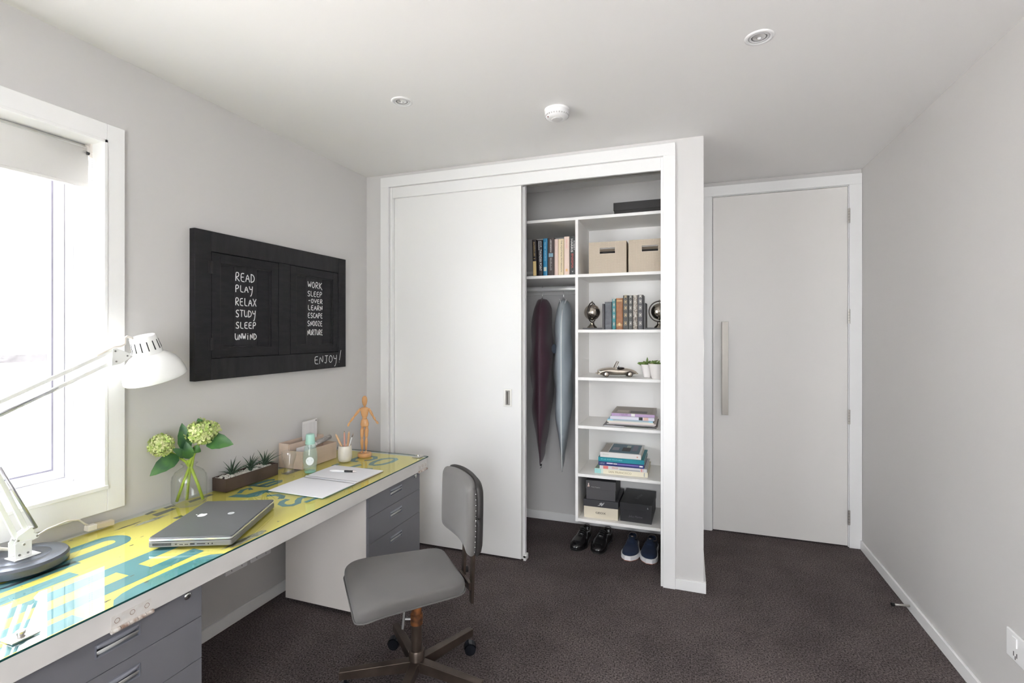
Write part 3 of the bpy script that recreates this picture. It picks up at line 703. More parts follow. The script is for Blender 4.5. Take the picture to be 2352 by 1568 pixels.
# drawer cabinets
M_draw = mat('grey blue drawer enamel', (.185, .185, .205), .42, bump=.04, bscale=300)
M_cside = mat('cream cabinet enamel', (.80, .755, .71), .5)
M_pull = mat('aluminium pull', (.62, .62, .60), .5, .15)
def cabinet():
    t = thing('drawer_cabinet', 'near grey drawer cabinet with a chrome lock, under the lamp end of the desk', 'cabinet', (-1.43, .655, .0), group='drawer cabinets under the desk')
    W, Dp, Hh = .477, .50, .5955
    mb = MB(); mb.box(-Dp, -.014, 0, .014, .018, Hh); mb.box(-Dp, -.014, W - .014, W, .018, Hh); mb.box(-Dp, -.014, .014, W - .014, Hh - .012, Hh); mb.box(-Dp, -.014, .014, W - .014, .018, .03); mb.box(-Dp, -Dp + .01, .014, W - .014, .03, Hh - .012)
    obj('cabinet_body', mb, M_cside, t, bevel=.001)
    mb = MB(); mb.box(-.40, -.03, .03, W - .03, 0, .018); obj('plinth', mb, M_dark, t)
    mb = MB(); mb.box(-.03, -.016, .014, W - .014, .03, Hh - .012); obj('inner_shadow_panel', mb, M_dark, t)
    zs = [(.484, .5945), (.355, .482), (.022, .353)]
    for i, (za, zb) in enumerate(zs):
        hy0, hy1 = W / 2 - .058, W / 2 + .054; hz1 = zb - .030; hz0 = hz1 - .036
        if i > 0: hz1 = zb - .030; hz0 = hz1 - .036
        mb = MB(); x0, x1 = -.014, 0
        mb.box(x0, x1, .001, hy0, za, zb); mb.box(x0, x1, hy1, W - .001, za, zb); mb.box(x0, x1, hy0, hy1, za, hz0); mb.box(x0, x1, hy0, hy1, hz1, zb)
        bmesh.ops.remove_doubles(mb.bm, verts=mb.bm.verts, dist=.00001)
        d = obj('drawer', mb, M_draw, t)
        mb = MB(); rect_frame(mb, -.012, .0016, hy0, hy1, hz0, hz1, .004)
        mb.box(-.0138, -.011, hy0, hy1, hz0, hz1)
        h = obj('drawer_pull', mb, mat('pull surround', (.22, .23, .27), .4, .2), d, bevel=.0005)
        mb = MB(); rows = []
        for k in range(7):
            a = k / 6; rows.append([Vector((-.008 + .0085 * math.sin(a * PI / 2), hy0 + .004, hz0 + .004 + .0145 * a)), Vector((-.008 + .0085 * math.sin(a * PI / 2), hy1 - .004, hz0 + .004 + .0145 * a))])
        mb.grid(rows); g_ = obj('grip', mb, M_pull, h, smooth=True, label='brushed aluminium grip'); g_.modifiers.new('s', 'SOLIDIFY').thickness = .0012
        mb = MB(); rows = []
        for k in range(9):
            y = hy0 + .004 + (hy1 - hy0 - .008) * k / 8; dz_ = .004 * math.sin(PI * k / 8)
            rows.append([Vector((.0008, y, hz1 - .003)), Vector((.0002, y, hz1 - .010 - dz_)), Vector((-.004, y, hz1 - .013 - dz_))])
        mb.grid(rows); g_ = obj('hood', mb, mat('pull hood', (.33, .34, .39), .4, .2), h, smooth=True); g_.modifiers.new('s', 'SOLIDIFY').thickness = .001
        if i == 0:
            Ml = Matrix.Translation((0, W - .048, .568)) @ Matrix.Rotation(R(90), 4, 'Y')
            mb = MB(); mb.lathe([(.0105, 0), (.0105, .002), (.0085, .004), (.0045, .0045)], 24, M=Ml); mb.box(.0042, .0052, W - .0488, W - .0472, .564, .572, mi=1)
            obj('lock', mb, [M_chrome, M_dark], d, autosmooth=40, label='small chrome lock')
    return t
cab = cabinet()
cab2 = copy_tree(cab, loc=(-1.43, 1.988, 0), rz=0)
cab2['label'] = 'far drawer cabinet showing its cream side panel, at the wardrobe end of the desk'

# sockets on the wall below the desk
for (yy, lb) in ((1.769, 'double wall socket under the desk, the one nearer the camera'), (1.912, 'double wall socket under the desk, the one nearer the far cabinet')):
    t = thing('wall_socket', lb, 'socket', (XL, yy, .275), group='sockets under the desk')
    mb = MB(); mb.box(0, .009, -.060, .060, -.036, .036); obj('cover_plate', mb, mat('plate white', (.85, .85, .85), .4), t, bevel=.002)
    for q in (-.028, .028):
        mb = MB(); mb.box(.009, .012, q - .008, q + .008, .006, .024); obj('switch_rocker', mb, M_trim, t)
        mb = MB(); mb.box(.009, .0094, q - .008, q - .005, -.016, -.006); mb.box(.009, .0094, q + .005, q + .008, -.016, -.006); mb.box(.009, .0094, q - .0012, q + .0012, -.026, -.018); obj('slots', mb, M_dark, t)

# ------------------------------------------------------------------ laptop
lp = thing('laptop', 'closed dark grey laptop lying askew on the desk', 'laptop', (-1.603, 1.331, DESK), R(24.2))
hw, hl = .131, .1785
M_lap = mat('laptop lid grey', (.140, .144, .152), .34, .35); M_lap2 = mat('laptop body grey', (.20, .20, .20), .45, .3); M_sil = mat('laptop silver edge', (.70, .70, .70), .25, .7)
def rrect(x, y, r, n=5):
    o = []
    for (cx, cy, a0) in ((x - r, y - r, 0), (-x + r, y - r, 90), (-x + r, -y + r, 180), (x - r, -y + r, 270)):
        for k in range(n + 1): a = R(a0 + 90 * k / n); o.append((cx + r * math.cos(a), cy + r * math.sin(a)))
    return o
mb = MB(); mb.prism(rrect(hw, hl, .010), .003, .0215); obj('base', mb, M_lap2, lp, bevel=.003)
mb = MB(); mb.prism(rrect(hw - .004, hl - .004, .009), .0215, .0235); obj('palm_rest', mb, M_black, lp)
mb = MB(); mb.prism(rrect(hw, hl, .010), .0235, .0305); obj('lid_edge', mb, M_sil, lp, bevel=.0012)
mb = MB(); mb.prism(rrect(hw - .0015, hl - .0015, .009), .0305, .0345); obj('lid', mb, M_lap, lp, bevel=.002)
for q in ((-.1, -.15), (.1, -.15), (-.1, .15), (.1, .15)):
    mb = MB(); mb.cyl((q[0], q[1], 0), (q[0], q[1], .003), .006); obj('rubber_foot', mb, M_black, lp)
mb = MB(); yf = -hl - .0004
for k in range(14): mb.box(-hw + .016 + .0042 * k, -hw + .0186 + .0042 * k, yf, yf + .001, .009, .017)
obj('vent', mb, M_dark, lp)
mb = MB()
for (xa, w_, za, zb) in ((-.046, .006, .0105, .0145), (-.032, .011, .0095, .0125), (-.016, .011, .0095, .0125), (.001, .014, .009, .015), (.022, .026, .0105, .0135)): mb.box(xa, xa + w_, yf, yf + .001, za, zb)
for xa in (.058, .070): mb.cyl((xa, yf, .0115), (xa, yf + .001, .0115), .0024, n=12)
obj('ports', mb, M_dark, lp)
mb = MB()
for (xa, w_, za, zb) in ((-.0325, .012, .009, .013), (-.0165, .012, .009, .013), (.0005, .015, .0085, .0155)): mb.box(xa, xa + w_, yf + .0003, yf + .001, za - .0006, zb + .0006)
obj('port_surround', mb, M_sil, lp)
# sticker: a bitten apple; and a round badge
ap = []
for k in range(40):
    a = 2 * PI * k / 40; r_ = .0165 * (1 + .05 * math.cos(2 * a)); x_ = r_ * math.cos(a); y_ = r_ * math.sin(a) * .98
    y_ -= .0028 * math.exp(-(x_ / .004) ** 2) * (1 if y_ > 0 else -.6)
    d_ = math.hypot(x_ - .0215, y_ - .001)
    if d_ < .0095: x_ = (.0215) - math.sqrt(max(0, .0095 ** 2 - (y_ - .001) ** 2))
    ap.append((x_, y_))
Ma = Matrix.Translation((-.065, .022, 0)) @ Matrix.Rotation(R(90), 4, 'Z')
mb = MB()
c0 = mb.bm.verts.new(Ma @ Vector((-.002, 0, .0347))); vs = [mb.bm.verts.new(Ma @ Vector((p[0], p[1], .0347))) for p in ap]
for k in range(40): mb.face([c0, vs[k], vs[(k + 1) % 40]])
lf = [(0, .0165), (.001, .0215), (.005, .0255), (.0080, .0260), (.0070, .0215), (.0040, .0175)]
vs = [mb.bm.verts.new(Ma @ Vector((p[0], p[1], .0347))) for p in lf]; mb.face(vs)
obj('fruit_sticker', mb, mat('sticker white', (.85, .85, .86), .35), lp)
mb = MB(); mb.cyl((.031, .033, .0345), (.031, .033, .0350), .0112, n=28); bdg = obj('round_badge', mb, mat('badge silver', (.75, .77, .79), .3, .2), lp)
text_part('hp', .0105, .0115, Matrix.Translation((.031, .033, .0352)) @ Matrix.Rotation(R(90), 4, 'Z'), mat('badge ink', (.30, .32, .35), .4, .4), lp, world=False, slant=.3)
mb = MB(); mb.box(-hw - .001, -hw + .004, -hl + .04, hl - .04, .018, .030); obj('hinge_barrel', mb, M_black, lp, bevel=.001)

# ------------------------------------------------------------------ open spiral notebook and pen
nbk = thing('notebook', 'open spiral bound notebook with blank white pages on the desk', 'notebook', (-1.597, 1.92, DESK), R(-.5))
M_paper = mat('white paper', (.82, .82, .86), .8)
def sheet(ya, yb, z0_, z1_, dip, name, m, lift=0):
    mb = MB(); rows = []; n = 12
    for zt_ in (z0_, z1_):
        pass
    top = [[Vector((x, ya + (yb - ya) * k / n, z1_ + dip * math.sin(PI * k / n) + lift * (k / n))) for x in (-.149, -.05, .05, .149)] for k in range(n + 1)]
    bot = [[Vector((p.x, p.y, z0_)) for p in r] for r in top]
    T_ = mb.grid(top); B_ = mb.grid(bot)
    for k in range(n):
        for e in (0, 3): mb.face([T_[k][e], T_[k + 1][e], B_[k + 1][e], B_[k][e]])
    for j in range(3):
        for e in (0, n): mb.face([T_[e][j], T_[e][j + 1], B_[e][j + 1], B_[e][j]])
    return obj(name, mb, m, nbk)
sheet(-.002, -.219, .0003, .0018, 0, 'front_cover', mat('teal cover', (.10, .33, .38), .5)); sheet(-.003, -.221, .0019, .0036, .0015, 'left_pages', M_paper)
sheet(.002, .216, .0003, .0015, 0, 'back_cover', mat('brown board', (.34, .22, .13), .8)); sheet(.003, .214, .0016, .0058, .0010, 'right_pages', M_paper)
mb = MB()
for k in range(46):
    x = -.142 + .0063 * k; mb.tube([(x, .0085 * math.cos(a), .0058 + .0045 * math.sin(a)) for a in [PI * q / 6 for q in range(7)]], .0006, 5)
obj('wire_binding', mb, mat('wire white', (.75, .75, .78), .3, .5), nbk, smooth=True, kind='stuff')
mb = MB()
for k in range(46):
    x = -.142 + .0063 * k; mb.box(x - .0018, x + .0018, -.0130, -.0090, .0042, .0046); mb.box(x - .0018, x + .0018, .0085, .0120, .0064, .0068)
obj('punched_holes', mb, mat('hole grey', (.10, .10, .11), .8), nbk, kind='stuff')
pen = thing('pen', 'white ballpoint pen with a black grip lying on the notebook', 'pen', (-1.617, 2.039, DESK + .0115), math.atan2(.032, .135))
MX = Matrix.Rotation(R(90), 4, 'Y')
mb = MB(); mb.lathe([(.0042, -.058), (.0048, -.056), (.0048, .008)], 16, M=MX); obj('barrel', mb, mat('pen white', (.85, .85, .85), .25), pen, smooth=False, autosmooth=40)
mb = MB(); mb.lathe([(.0050, .008), (.0054, .02), (.0049, .034), (.0053, .052)], 16, M=MX); obj('grip', mb, M_black, pen, autosmooth=40)
mb = MB(); mb.lathe([(.0048, .052), (.0042, .058), (.0014, .068), (.0006, .071)], 16, M=MX); obj('tip', mb, mat('pen tip', (.8, .74, .72), .3, .3), pen, autosmooth=40)
mb = MB(); mb.lathe([(.0024, -.068), (.0026, -.058)], 12, M=MX); mb.box(-.066, -.022, -.0015, .0015, .0048, .0060); obj('clip', mb, mat('pen white', (.85,) * 3), pen)

# ------------------------------------------------------------------ balanced arm desk lamp
M_lw = mat('lamp white enamel', (.83, .84, .82), .25, coat=.3)
LX_, LY_ = -1.885, .905
lamp = thing('desk_lamp', 'white balanced arm desk lamp with a round grey base', 'lamp', (LX_, LY_, DESK))
mb = MB(); mb.lathe([(.104, 0), (.110, .004), (.111, .022), (.106, .029), (.096, .0315), (.070, .0325), (.068, .0315), (.066, .0325), (.0005, .033)], 64)
obj('lamp_base', mb, mat('grey hammered steel', (.115, .125, .15), .32, .55, bump=.15, bscale=300), lamp, autosmooth=35, label='round grey weighted base')
def L(y, z, x=0.0): return Vector((LX_ + x, y, z))
AXX = .015  # arm plane sits a little room-side of the base centre
mb = MB(); zb = DESK + .033
mb.box(LX_ - .012, LX_ + .040, .872, .935, zb, zb + .003); mb.box(LX_ + .026, LX_ + .029, .878, .918, zb + .003, zb + .048); mb.box(LX_ - .006, LX_ - .003, .878, .918, zb + .003, zb + .048)
mb.cyl((LX_ - .008, .898, zb + .040), (LX_ + .031, .898, zb + .040), .004, n=10)
obj('mounting_bracket', mb, M_lw, lamp, world=True, bevel=.001)
mb = MB(); mb.cyl((LX_ + .029, .888, zb + .012), (LX_ + .0305, .888, zb + .012), .003, n=10); mb.cyl((LX_ + .031, .898, zb + .040), (LX_ + .0325, .898, zb + .040), .003, n=10); mb.cyl((LX_ + .029, .908, zb + .012), (LX_ + .0305, .908, zb + .012), .003, n=10)
obj('bolts', mb, mat('bolt grey', (.35, .34, .33), .4, .8), lamp, world=True)
# lower knuckle
mb = MB(); kx0, kx1 = LX_ - .002, LX_ + .025
mb.prism([(.876, .742), (.915, .738), (.938, .745), (.934, .756), (.924, .763), (.930, .776), (.918, .782), (.886, .764)], kx0, kx0 + .003, M=Matrix(((0, 0, 1, 0), (1, 0, 0, 0), (0, 1, 0, 0), (0, 0, 0, 1))))
mb.prism([(.876, .742), (.915, .738), (.938, .745), (.934, .756), (.924, .763), (.930, .776), (.918, .782), (.886, .764)], kx1 - .003, kx1, M=Matrix(((0, 0, 1, 0), (1, 0, 0, 0), (0, 1, 0, 0), (0, 0, 0, 1))))
obj('lower_knuckle', mb, M_lw, lamp, world=True, bevel=.0008)
mb = MB()
for (y, z) in ((.887, .752), (.932, .750), (.924, .776)): mb.cyl((kx0 - .002, y, z), (kx1 + .002, y, z), .0028, n=8)
obj('pivot_pins', mb, mat('bolt grey', (.35, .34, .33)), lamp, world=True)
E1 = (.772, 1.095); E2 = (.800, 1.135)
mx_ = (kx0 + kx1) / 2
def dbl(name, a, b, w=.009, gap=.0):
    mb = MB(); mb.bar((mx_, a[0], a[1]), (mx_, b[0], b[1]), .012, w, up=(1, 0, 0)); return obj(name, mb, M_lw, lamp, world=True, bevel=.001)
dbl('lower_arm', (.889, .757), E1); dbl('lower_arm', (.915, .765), (.800, 1.090))
mb = MB(); mb.cyl((mx_ + .014, .930, .775), (mx_ + .014, .845, .98), .0042, n=10); mb.cyl((mx_ + .014, .930, .775), (mx_ + .014, .820, 1.04), .0016, n=6); obj('spring', mb, mat('spring steel', (.45, .45, .47), .3, .9), lamp, world=True, smooth=True)
mb = MB(); mb.prism([(.762, 1.085), (.805, 1.080), (.812, 1.135), (.790, 1.150), (.765, 1.110)], kx0, kx1, M=Matrix(((0, 0, 1, 0), (1, 0, 0, 0), (0, 1, 0, 0), (0, 0, 0, 1)))); obj('elbow', mb, M_lw, lamp, world=True, bevel=.001)
dbl('upper_arm', (.792, 1.138), (1.148, 1.302), .0075); dbl('upper_arm', (.775, 1.092), (1.153, 1.267), .0075)
mb = MB(); mb.cyl((mx_ + .010, .800, 1.112), (mx_ + .006, .975, 1.186), .0045, n=10); mb.cyl((mx_ + .006, .975, 1.186), (mx_, 1.000, 1.196), .002, n=8); obj('spring', mb, mat('spring steel', (.45, .45, .47)), lamp, world=True, smooth=True)
YZ = Matrix(((0, 0, 1, 0), (1, 0, 0, 0), (0, 1, 0, 0), (0, 0, 0, 1)))
mb = MB(); pk = [(1.138, 1.252), (1.141, 1.310), (1.152, 1.313), (1.197, 1.292), (1.199, 1.278), (1.166, 1.256)]
mb.prism(pk, kx0 - .001, kx0 + .002, M=YZ); mb.prism(pk, kx1 - .002, kx1 + .001, M=YZ); obj('upper_knuckle', mb, M_lw, lamp, world=True, bevel=.0008)
mb = MB()
for (y, z) in ((1.149, 1.302), (1.152, 1.266), (1.188, 1.284)): mb.cyl((kx0 - .003, y, z), (kx1 + .003, y, z), .003, n=8)
obj('pivot_pins', mb, mat('bolt grey', (.35, .34, .33)), lamp, world=True)
# head
ax = Vector((0, -.30, .954)).normalized(); rc = Vector((mx_, 1.298, 1.197)); sx_ = Vector((1, 0, 0)); sy_ = ax.cross(sx_)
HM = Matrix((sx_, sy_, ax)).transposed().to_4x4(); HM.translation = rc
mb = MB(); mb.lathe([(.1005, .0), (.1015, .002), (.099, .022), (.092, .046), (.080, .068), (.063, .086), (.047, .096), (.0445, .098)], 56, M=HM, caps=False)
sh = obj('lamp_shade', mb, M_lw, lamp, world=True, smooth=True); s_ = sh.modifiers.new('s', 'SOLIDIFY'); s_.thickness = .002
mb = MB(); mb.lathe([(.047, .094), (.0465, .104), (.041, .160), (.038, .1635), (.0005, .164)], 48, M=HM, caps=False); cp = obj('socket_cap', mb, M_lw, lamp, world=True, autosmooth=40)
mb = MB()
for k in range(14):
    a = 2 * PI * k / 14
    p0 = HM @ Vector((.0462 * math.cos(a), .0462 * math.sin(a), .112)); p1 = HM @ Vector((.0424 * math.cos(a), .0424 * math.sin(a), .146))
    mb.bar(p0, p1, .0032, .0016, up=(HM.to_3x3() @ Vector((math.cos(a), math.sin(a), 0))))
obj('vent_slots', mb, M_dark, cp, world=True)
mb = MB(); mb.sphere(HM @ Vector((0, 0, .045)), .028, 16, 12); obj('lamp_bulb', mb, mat('opal bulb', (.82, .82, .80), .3), lamp, world=True, smooth=True)
mb = MB(); mb.tube([(mx_, 1.190, 1.284), (mx_, 1.213, 1.290), HM @ Vector((0, -.052, .104)) if False else (mx_, 1.226, 1.288)], .003, 8); mb.tube([(mx_ - .008, 1.190, 1.283), (mx_ - .008, 1.226, 1.287)], .0018, 6)
obj('swivel', mb, M_chrome, lamp, world=True, smooth=True)
mb = MB(); mb.tube([(mx_, 1.10, 1.288), (mx_ + .004, 1.150, 1.316), (mx_ + .006, 1.172, 1.318), (mx_ + .004, 1.186, 1.326), (mx_ + .002, 1.188, 1.346), (mx_, 1.196, 1.352), (mx_, 1.215, 1.345)], .0042, 10); obj('power_cord', mb, mat('cord cream', (.78, .73, .67), .5), lamp, world=True, smooth=True)
mb = MB(); mb.tube([(mx_ + .01, .80, .80), (LX_ - .01, .86, .735), (LX_ - .03, .895, .715)], .005, 10); mb.tube([(LX_ + .01, .925, .740), (LX_ - .03, .985, .742), (-1.955, 1.06, .736), (-1.975, 1.105, .722), (-1.978, 1.125, .700), (-1.978, 1.140, .688)], .0032, 8)
obj('power_lead', mb, mat('cord cream', (.78, .73, .67), .5), lamp, world=True, smooth=True)
mb = MB(); mb.bar((-1.978, 1.128, .682), (-1.978, 1.158, .680), .024, .020); mb.bar((-1.978, 1.158, .680), (-1.972, 1.212, .677), .022, .019, mi=1)
obj('inline_switch', mb, [mat('switch cream', (.80, .76, .72), .4), mat('switch yellowed', (.62, .54, .40), .4)], lamp, world=True, bevel=.003, label='yellowed inline lamp switch')

# ------------------------------------------------------------------ glass vase with two hydrangeas
VX, VY = -1.922, 1.466
M_g = glass_mat('vase glass', (.985, .992, .99), ior=1.45)
vs_ = thing('vase', 'clear glass bottle vase holding green hydrangeas', 'vase', (VX, VY, DESK))
mb = MB(); pr = [(.001, .0012), (.050, .0012), (.060, .006), (.0630, .02), (.0630, .100), (.060, .118), (.050, .134), (.034, .146), (.024, .152), (.0225, .158), (.024, .163), (.030, .167)]
inn = [(r - .0025, z + (.004 if z < .01 else 0)) for (r, z) in pr[1:]][::-1]
mb.lathe(pr, 48, caps=False); mb.lathe(inn, 48, caps=False)
obj('vase_body', mb, M_g, vs_, smooth=True)
mb = MB(); mb.tube([(.029 * math.cos(a), .029 * math.sin(a), .167) for a in [2 * PI * k / 32 for k in range(32)]], .0022, 8, closed=True); obj('vase_rim', mb, M_g, vs_, smooth=True)
M_stem = mat('hydrangea stem', (.34, .46, .055), .5, var=.15, vscale=30)
M_floret = mat('hydrangea floret', (.42, .58, .13), .6, var_col=(.66, .66, .36), vscale=60)
M_leaf = mat('hydrangea leaf', (.022, .085, .033), .45, var_col=(.065, .18, .04), vscale=22)
def leaf_mesh(base, tip, width, mat_, parent, fold=.14, curl=.012, name='leaf', up=(.72, -.55, .42), n=8, world=True):
    base = Vector(base); tip = Vector(tip); d = tip - base; L_ = d.length; d.normalize(); s = d.cross(Vector(up)).normalized(); u = s.cross(d)
    rows = []
    for k in range(n + 1):
        t = k / n; w = width * (math.sin(PI * t ** .75) ** .8 if 0 < t < 1 else 0.02)
        if t == 1: w = width * .01
        c = base + d * (L_ * t) + u * (curl * math.sin(PI * t))
        ser = 1 + (.07 if k % 2 else 0)
        rows.append([c - s * (w / 2 * ser) + u * (w * fold), c - s * (w / 4) + u * (w * fold * .35), c, c + s * (w / 4) + u * (w * fold * .35), c + s * (w / 2 * ser) + u * (w * fold)])
    mb = MB(); mb.grid(rows); o = obj(name, mb, mat_, parent, world=world, smooth=True)
    return o
def hydrangea(label, hc, hr, stems, leaves):
    t = thing('hydrangea', label, 'flower', (VX, VY, DESK + .02), group='green hydrangeas in the vase')
    for st in stems:
        mb = MB(); mb.tube(st, [.0058 if i < 3 else .0052 for i in range(len(st))], 8); obj('stem', mb, M_stem, t, world=True, smooth=True)
    mb = MB(); rr = random.Random(len(label))
    for k in range(135):
        z_ = 1 - 2 * (k + .5) / 135; a = k * 2.39996; r_ = math.sqrt(1 - z_ * z_)
        nrm = Vector((r_ * math.cos(a), r_ * math.sin(a), z_)); q = hr * rr.uniform(.80, 1.10)
        c = Vector(hc) + Vector((nrm.x * q * 1.0, nrm.y * q * (1.12 if hr > .045 else .92), nrm.z * q * (.82 if hr > .045 else 1.02)))
        if c.x < XL + .012: c.x = XL + .012
        n2 = (nrm + Vector((rr.uniform(-.45, .45), rr.uniform(-.45, .45), rr.uniform(-.45, .45)))).normalized()
        u = n2.orthogonal().normalized(); v = n2.cross(u); sz = hr * rr.uniform(.23, .34); ph = rr.uniform(0, PI)
        c0 = mb.bm.verts.new(c)
        for p in range(4):
            b = ph + p * PI / 2; ring = []
            for (da, rad, lift) in ((-.62, .55, .10), (-.42, .95, .28), (0, 1.08, .22), (.42, .95, .28), (.62, .55, .10)):
                ring.append(mb.bm.verts.new(c + (u * math.cos(b + da) + v * math.sin(b + da)) * sz * rad + n2 * sz * lift))
            for q_ in range(4): mb.face([c0, ring[q_], ring[q_ + 1]])
    mb.sphere(hc, hr * .62, 12, 8)
    obj('flower_head', mb, M_floret, t, world=True, kind='stuff', label='pale green flower head')
    for (b, e, w) in leaves: leaf_mesh(b, e, w, M_leaf, t)
    return t
# left flower (towards the window) and right flower
hydrangea('smaller left hydrangea head, leaning towards the window', (-1.960, 1.378, .922), .040,
    [[(-1.968, 1.447, .676), (-1.945, 1.457, .75), (-1.922, 1.466, .815), (-1.928, 1.455, .84), (-1.945, 1.425, .872), (-1.958, 1.392, .900)], [(-1.955, 1.480, .675), (-1.938, 1.475, .76), (-1.918, 1.470, .820), (-1.926, 1.461, .845)]],
    [((-1.935, 1.430, .872), (-1.955, 1.330, .812), .058), ((-1.925, 1.452, .862), (-1.93, 1.400, .905), .034), ((-1.925, 1.456, .880), (-1.930, 1.440, 1.00), .048), ((-1.918, 1.462, .850), (-1.915, 1.446, .925), .040)])
hydrangea('larger right hydrangea head, leaning towards the wardrobe', (-1.890, 1.500, .956), .052,
    [[(-1.878, 1.492, .680), (-1.893, 1.482, .74), (-1.916, 1.470, .812), (-1.912, 1.476, .86), (-1.900, 1.492, .91), (-1.896, 1.500, .93)], [(-1.920, 1.462, .82), (-1.915, 1.470, .85), (-1.905, 1.480, .90)]],
    [((-1.885, 1.510, .915), (-1.79, 1.560, .898), .066), ((-1.915, 1.470, .890), (-1.89, 1.492, .875), .034), ((-1.905, 1.475, .92), (-1.905, 1.455, .975), .050), ((-1.885, 1.520, .96), (-1.845, 1.525, .975), .034), ((-1.90, 1.495, .99), (-1.905, 1.490, 1.012), .022)])

# ------------------------------------------------------------------ trough planter
pl = thing('planter', 'long brown metal trough with white pebbles and three small spiky plants', 'planter', (-1.945, 1.77, DESK))
tx0, tx1, ty0, ty1, tz = -.042, .040, -.148, .145, .058
M_tr = mat('brown bronze metal', (.105, .072, .06), .38, .5, var=.15, vscale=10)
mb = MB(); t_ = .003
mb.box(tx0, tx0 + t_, ty0, ty1, 0, tz); mb.box(tx1 - t_, tx1, ty0, ty1, 0, tz); mb.box(tx0 + t_, tx1 - t_, ty0, ty0 + t_, 0, tz); mb.box(tx0 + t_, tx1 - t_, ty1 - t_, ty1, 0, tz); mb.box(tx0 + t_, tx1 - t_, ty0 + t_, ty1 - t_, 0, .045)
obj('trough', mb, M_tr, pl, bevel=.0008)
mb = MB()
for k in range(520):
    x = rnd.uniform(tx0 + .006, tx1 - .006); y = rnd.uniform(ty0 + .006, ty1 - .006); r_ = rnd.uniform(.0028, .0048)
    hh = .051 + .007 * math.sin((y - ty0) * 38) * (1 - abs(x) / .05) + rnd.uniform(0, .003)
    mb.sphere((x, y, hh), r_, 6, 4, (1, rnd.uniform(.7, 1.2), rnd.uniform(.6, .9)))
obj('pebbles', mb, mat('white pebbles', (.74, .71, .67), .7), pl, smooth=True, kind='stuff')
M_spk = mat('succulent green', (.040, .075, .045), .55, var_col=(.07, .12, .075), vscale=60)
def spiky_mb(L_, w):
    mb = MB(); n = 5; rows = []
    for k in range(n + 1):
        t = k / n; ww = w * (1 - t ** 1.6) + .0004; zz = L_ * t * .80; xx = L_ * (.25 * t + .35 * t * t)
        rows.append([Vector((xx, -ww, zz + ww * .5)), Vector((xx + ww * .2, 0, zz)), Vector((xx, ww, zz + ww * .5)), Vector((xx - ww * .7, 0, zz + ww * .7))])
    mb.grid(rows, closed_v=True); return mb
lproto = None
for pi_, (yy, nl) in enumerate(((-.085, 22), (.018, 20), (.100, 20))):
    mb = MB(); mb.sphere((0, yy, .058), .010, 8, 6); pt = obj('plant', mb, M_spk, pl, smooth=True)
    for k in range(nl):
        if lproto is None:
            o_ = obj('spiky_leaf', spiky_mb(.066, .0040), M_spk, pt, smooth=True); lproto = o_
        else: o_ = lproto.copy(); C.objects.link(o_); o_.parent = pt
        a = k * 2.4; lay = k / nl; sc = rnd.uniform(.95, 1.40)
        o_.location = (.003 * math.cos(a), yy + .003 * math.sin(a), .056); o_.rotation_euler = (0, R(-22 + 62 * (1 - lay) - rnd.uniform(0, 8)), a); o_.scale = (sc, sc, sc)
        if math.cos(a) < -.4 : o_.scale = (sc * .55,) * 3

# ------------------------------------------------------------------ letter organiser and papers
M_pal = mat('pale limed wood', (.62, .50, .41), .6, bump=.1, bscale=40, stretch=(1, .1, 1), var=.06, vscale=20)
lo = thing('letter_organiser', 'pale wooden two-step letter organiser by the wall', 'organiser', (-1.925, 2.155, DESK))
X0, X1, X2, Y0_, Y1_ = -.083, -.020, .070, -.133, .130
for (n_, b_) in (('back_panel', (X0, X0 + .006, Y0_, Y1_, 0, .125)), ('middle_panel', (X1 - .003, X1 + .003, Y0_ + .006, Y1_ - .006, .004, .120)), ('front_panel', (X2 - .006, X2, Y0_, Y1_, 0, .090)), ('bottom_panel', (X0 + .006, X2 - .006, Y0_ + .006, Y1_ - .006, 0, .005))):
    mb = MB(); mb.box(*b_); obj(n_, mb, M_pal, lo, bevel=.001)
for (ya, yb) in ((Y0_, Y0_ + .006), (Y1_ - .006, Y1_)):
    mb = MB(); mb.box(X0 + .006, X1, ya, yb, 0, .124); mb.box(X1, X2 - .006, ya, yb, 0, .090); obj('side_panel', mb, M_pal, lo)
cardb = thing('card', 'white printed card standing upright in the back of the letter organiser', 'card', (-1.975, 2.210, DESK + .0065), R(4))
mb = MB(); mb.box(-.0008, .0008, -.060, .060, 0, .208); obj('sheet', mb, mat('card white', (.76, .75, .76), .7), cardb)
mb = MB()
for k in range(9): mb.box(.0009, .0011, -.052 + .0115 * k, -.0495 + .0115 * k, .08, .195)
obj('printed_lines', mb, mat('grey ink', (.55, .54, .55), .8), cardb)
mb = MB(); mb.cyl((-.0012, .052, .200), (.0016, .052, .200), .0035, n=10); obj('eyelet', mb, M_dark, cardb)
env = thing('envelope', 'small white envelope in the front pocket of the letter organiser', 'envelope', (-1.900, 2.110, DESK + .0065), R(-3))
mb = MB(); mb.box(-.0015, .0015, -.075, .055, 0, .098); obj('sheet', mb, mat('card white', (.76, .75, .76)), env)
npr = thing('newspaper', 'folded grey newspaper leaning in the letter organiser', 'newspaper', (-1.888, 2.17, DESK + .088), 0)
mb = MB(); mb.tube([(0, -.06, .006), (0, .02, .020), (0, .10, .030)], [.013, .0135, .012], 10); obj('roll', mb, mat('newsprint', (.30, .29, .29), .8, var_col=(.52, .51, .50), vscale=60, stretch=(1, 1, 4)), npr, smooth=True)
mb = MB(); mb.tube([(0, -.052, .0075), (0, -.018, .0135)], [.0142, .0147], 12); obj('paper_band', mb, M_paper, npr, smooth=True)

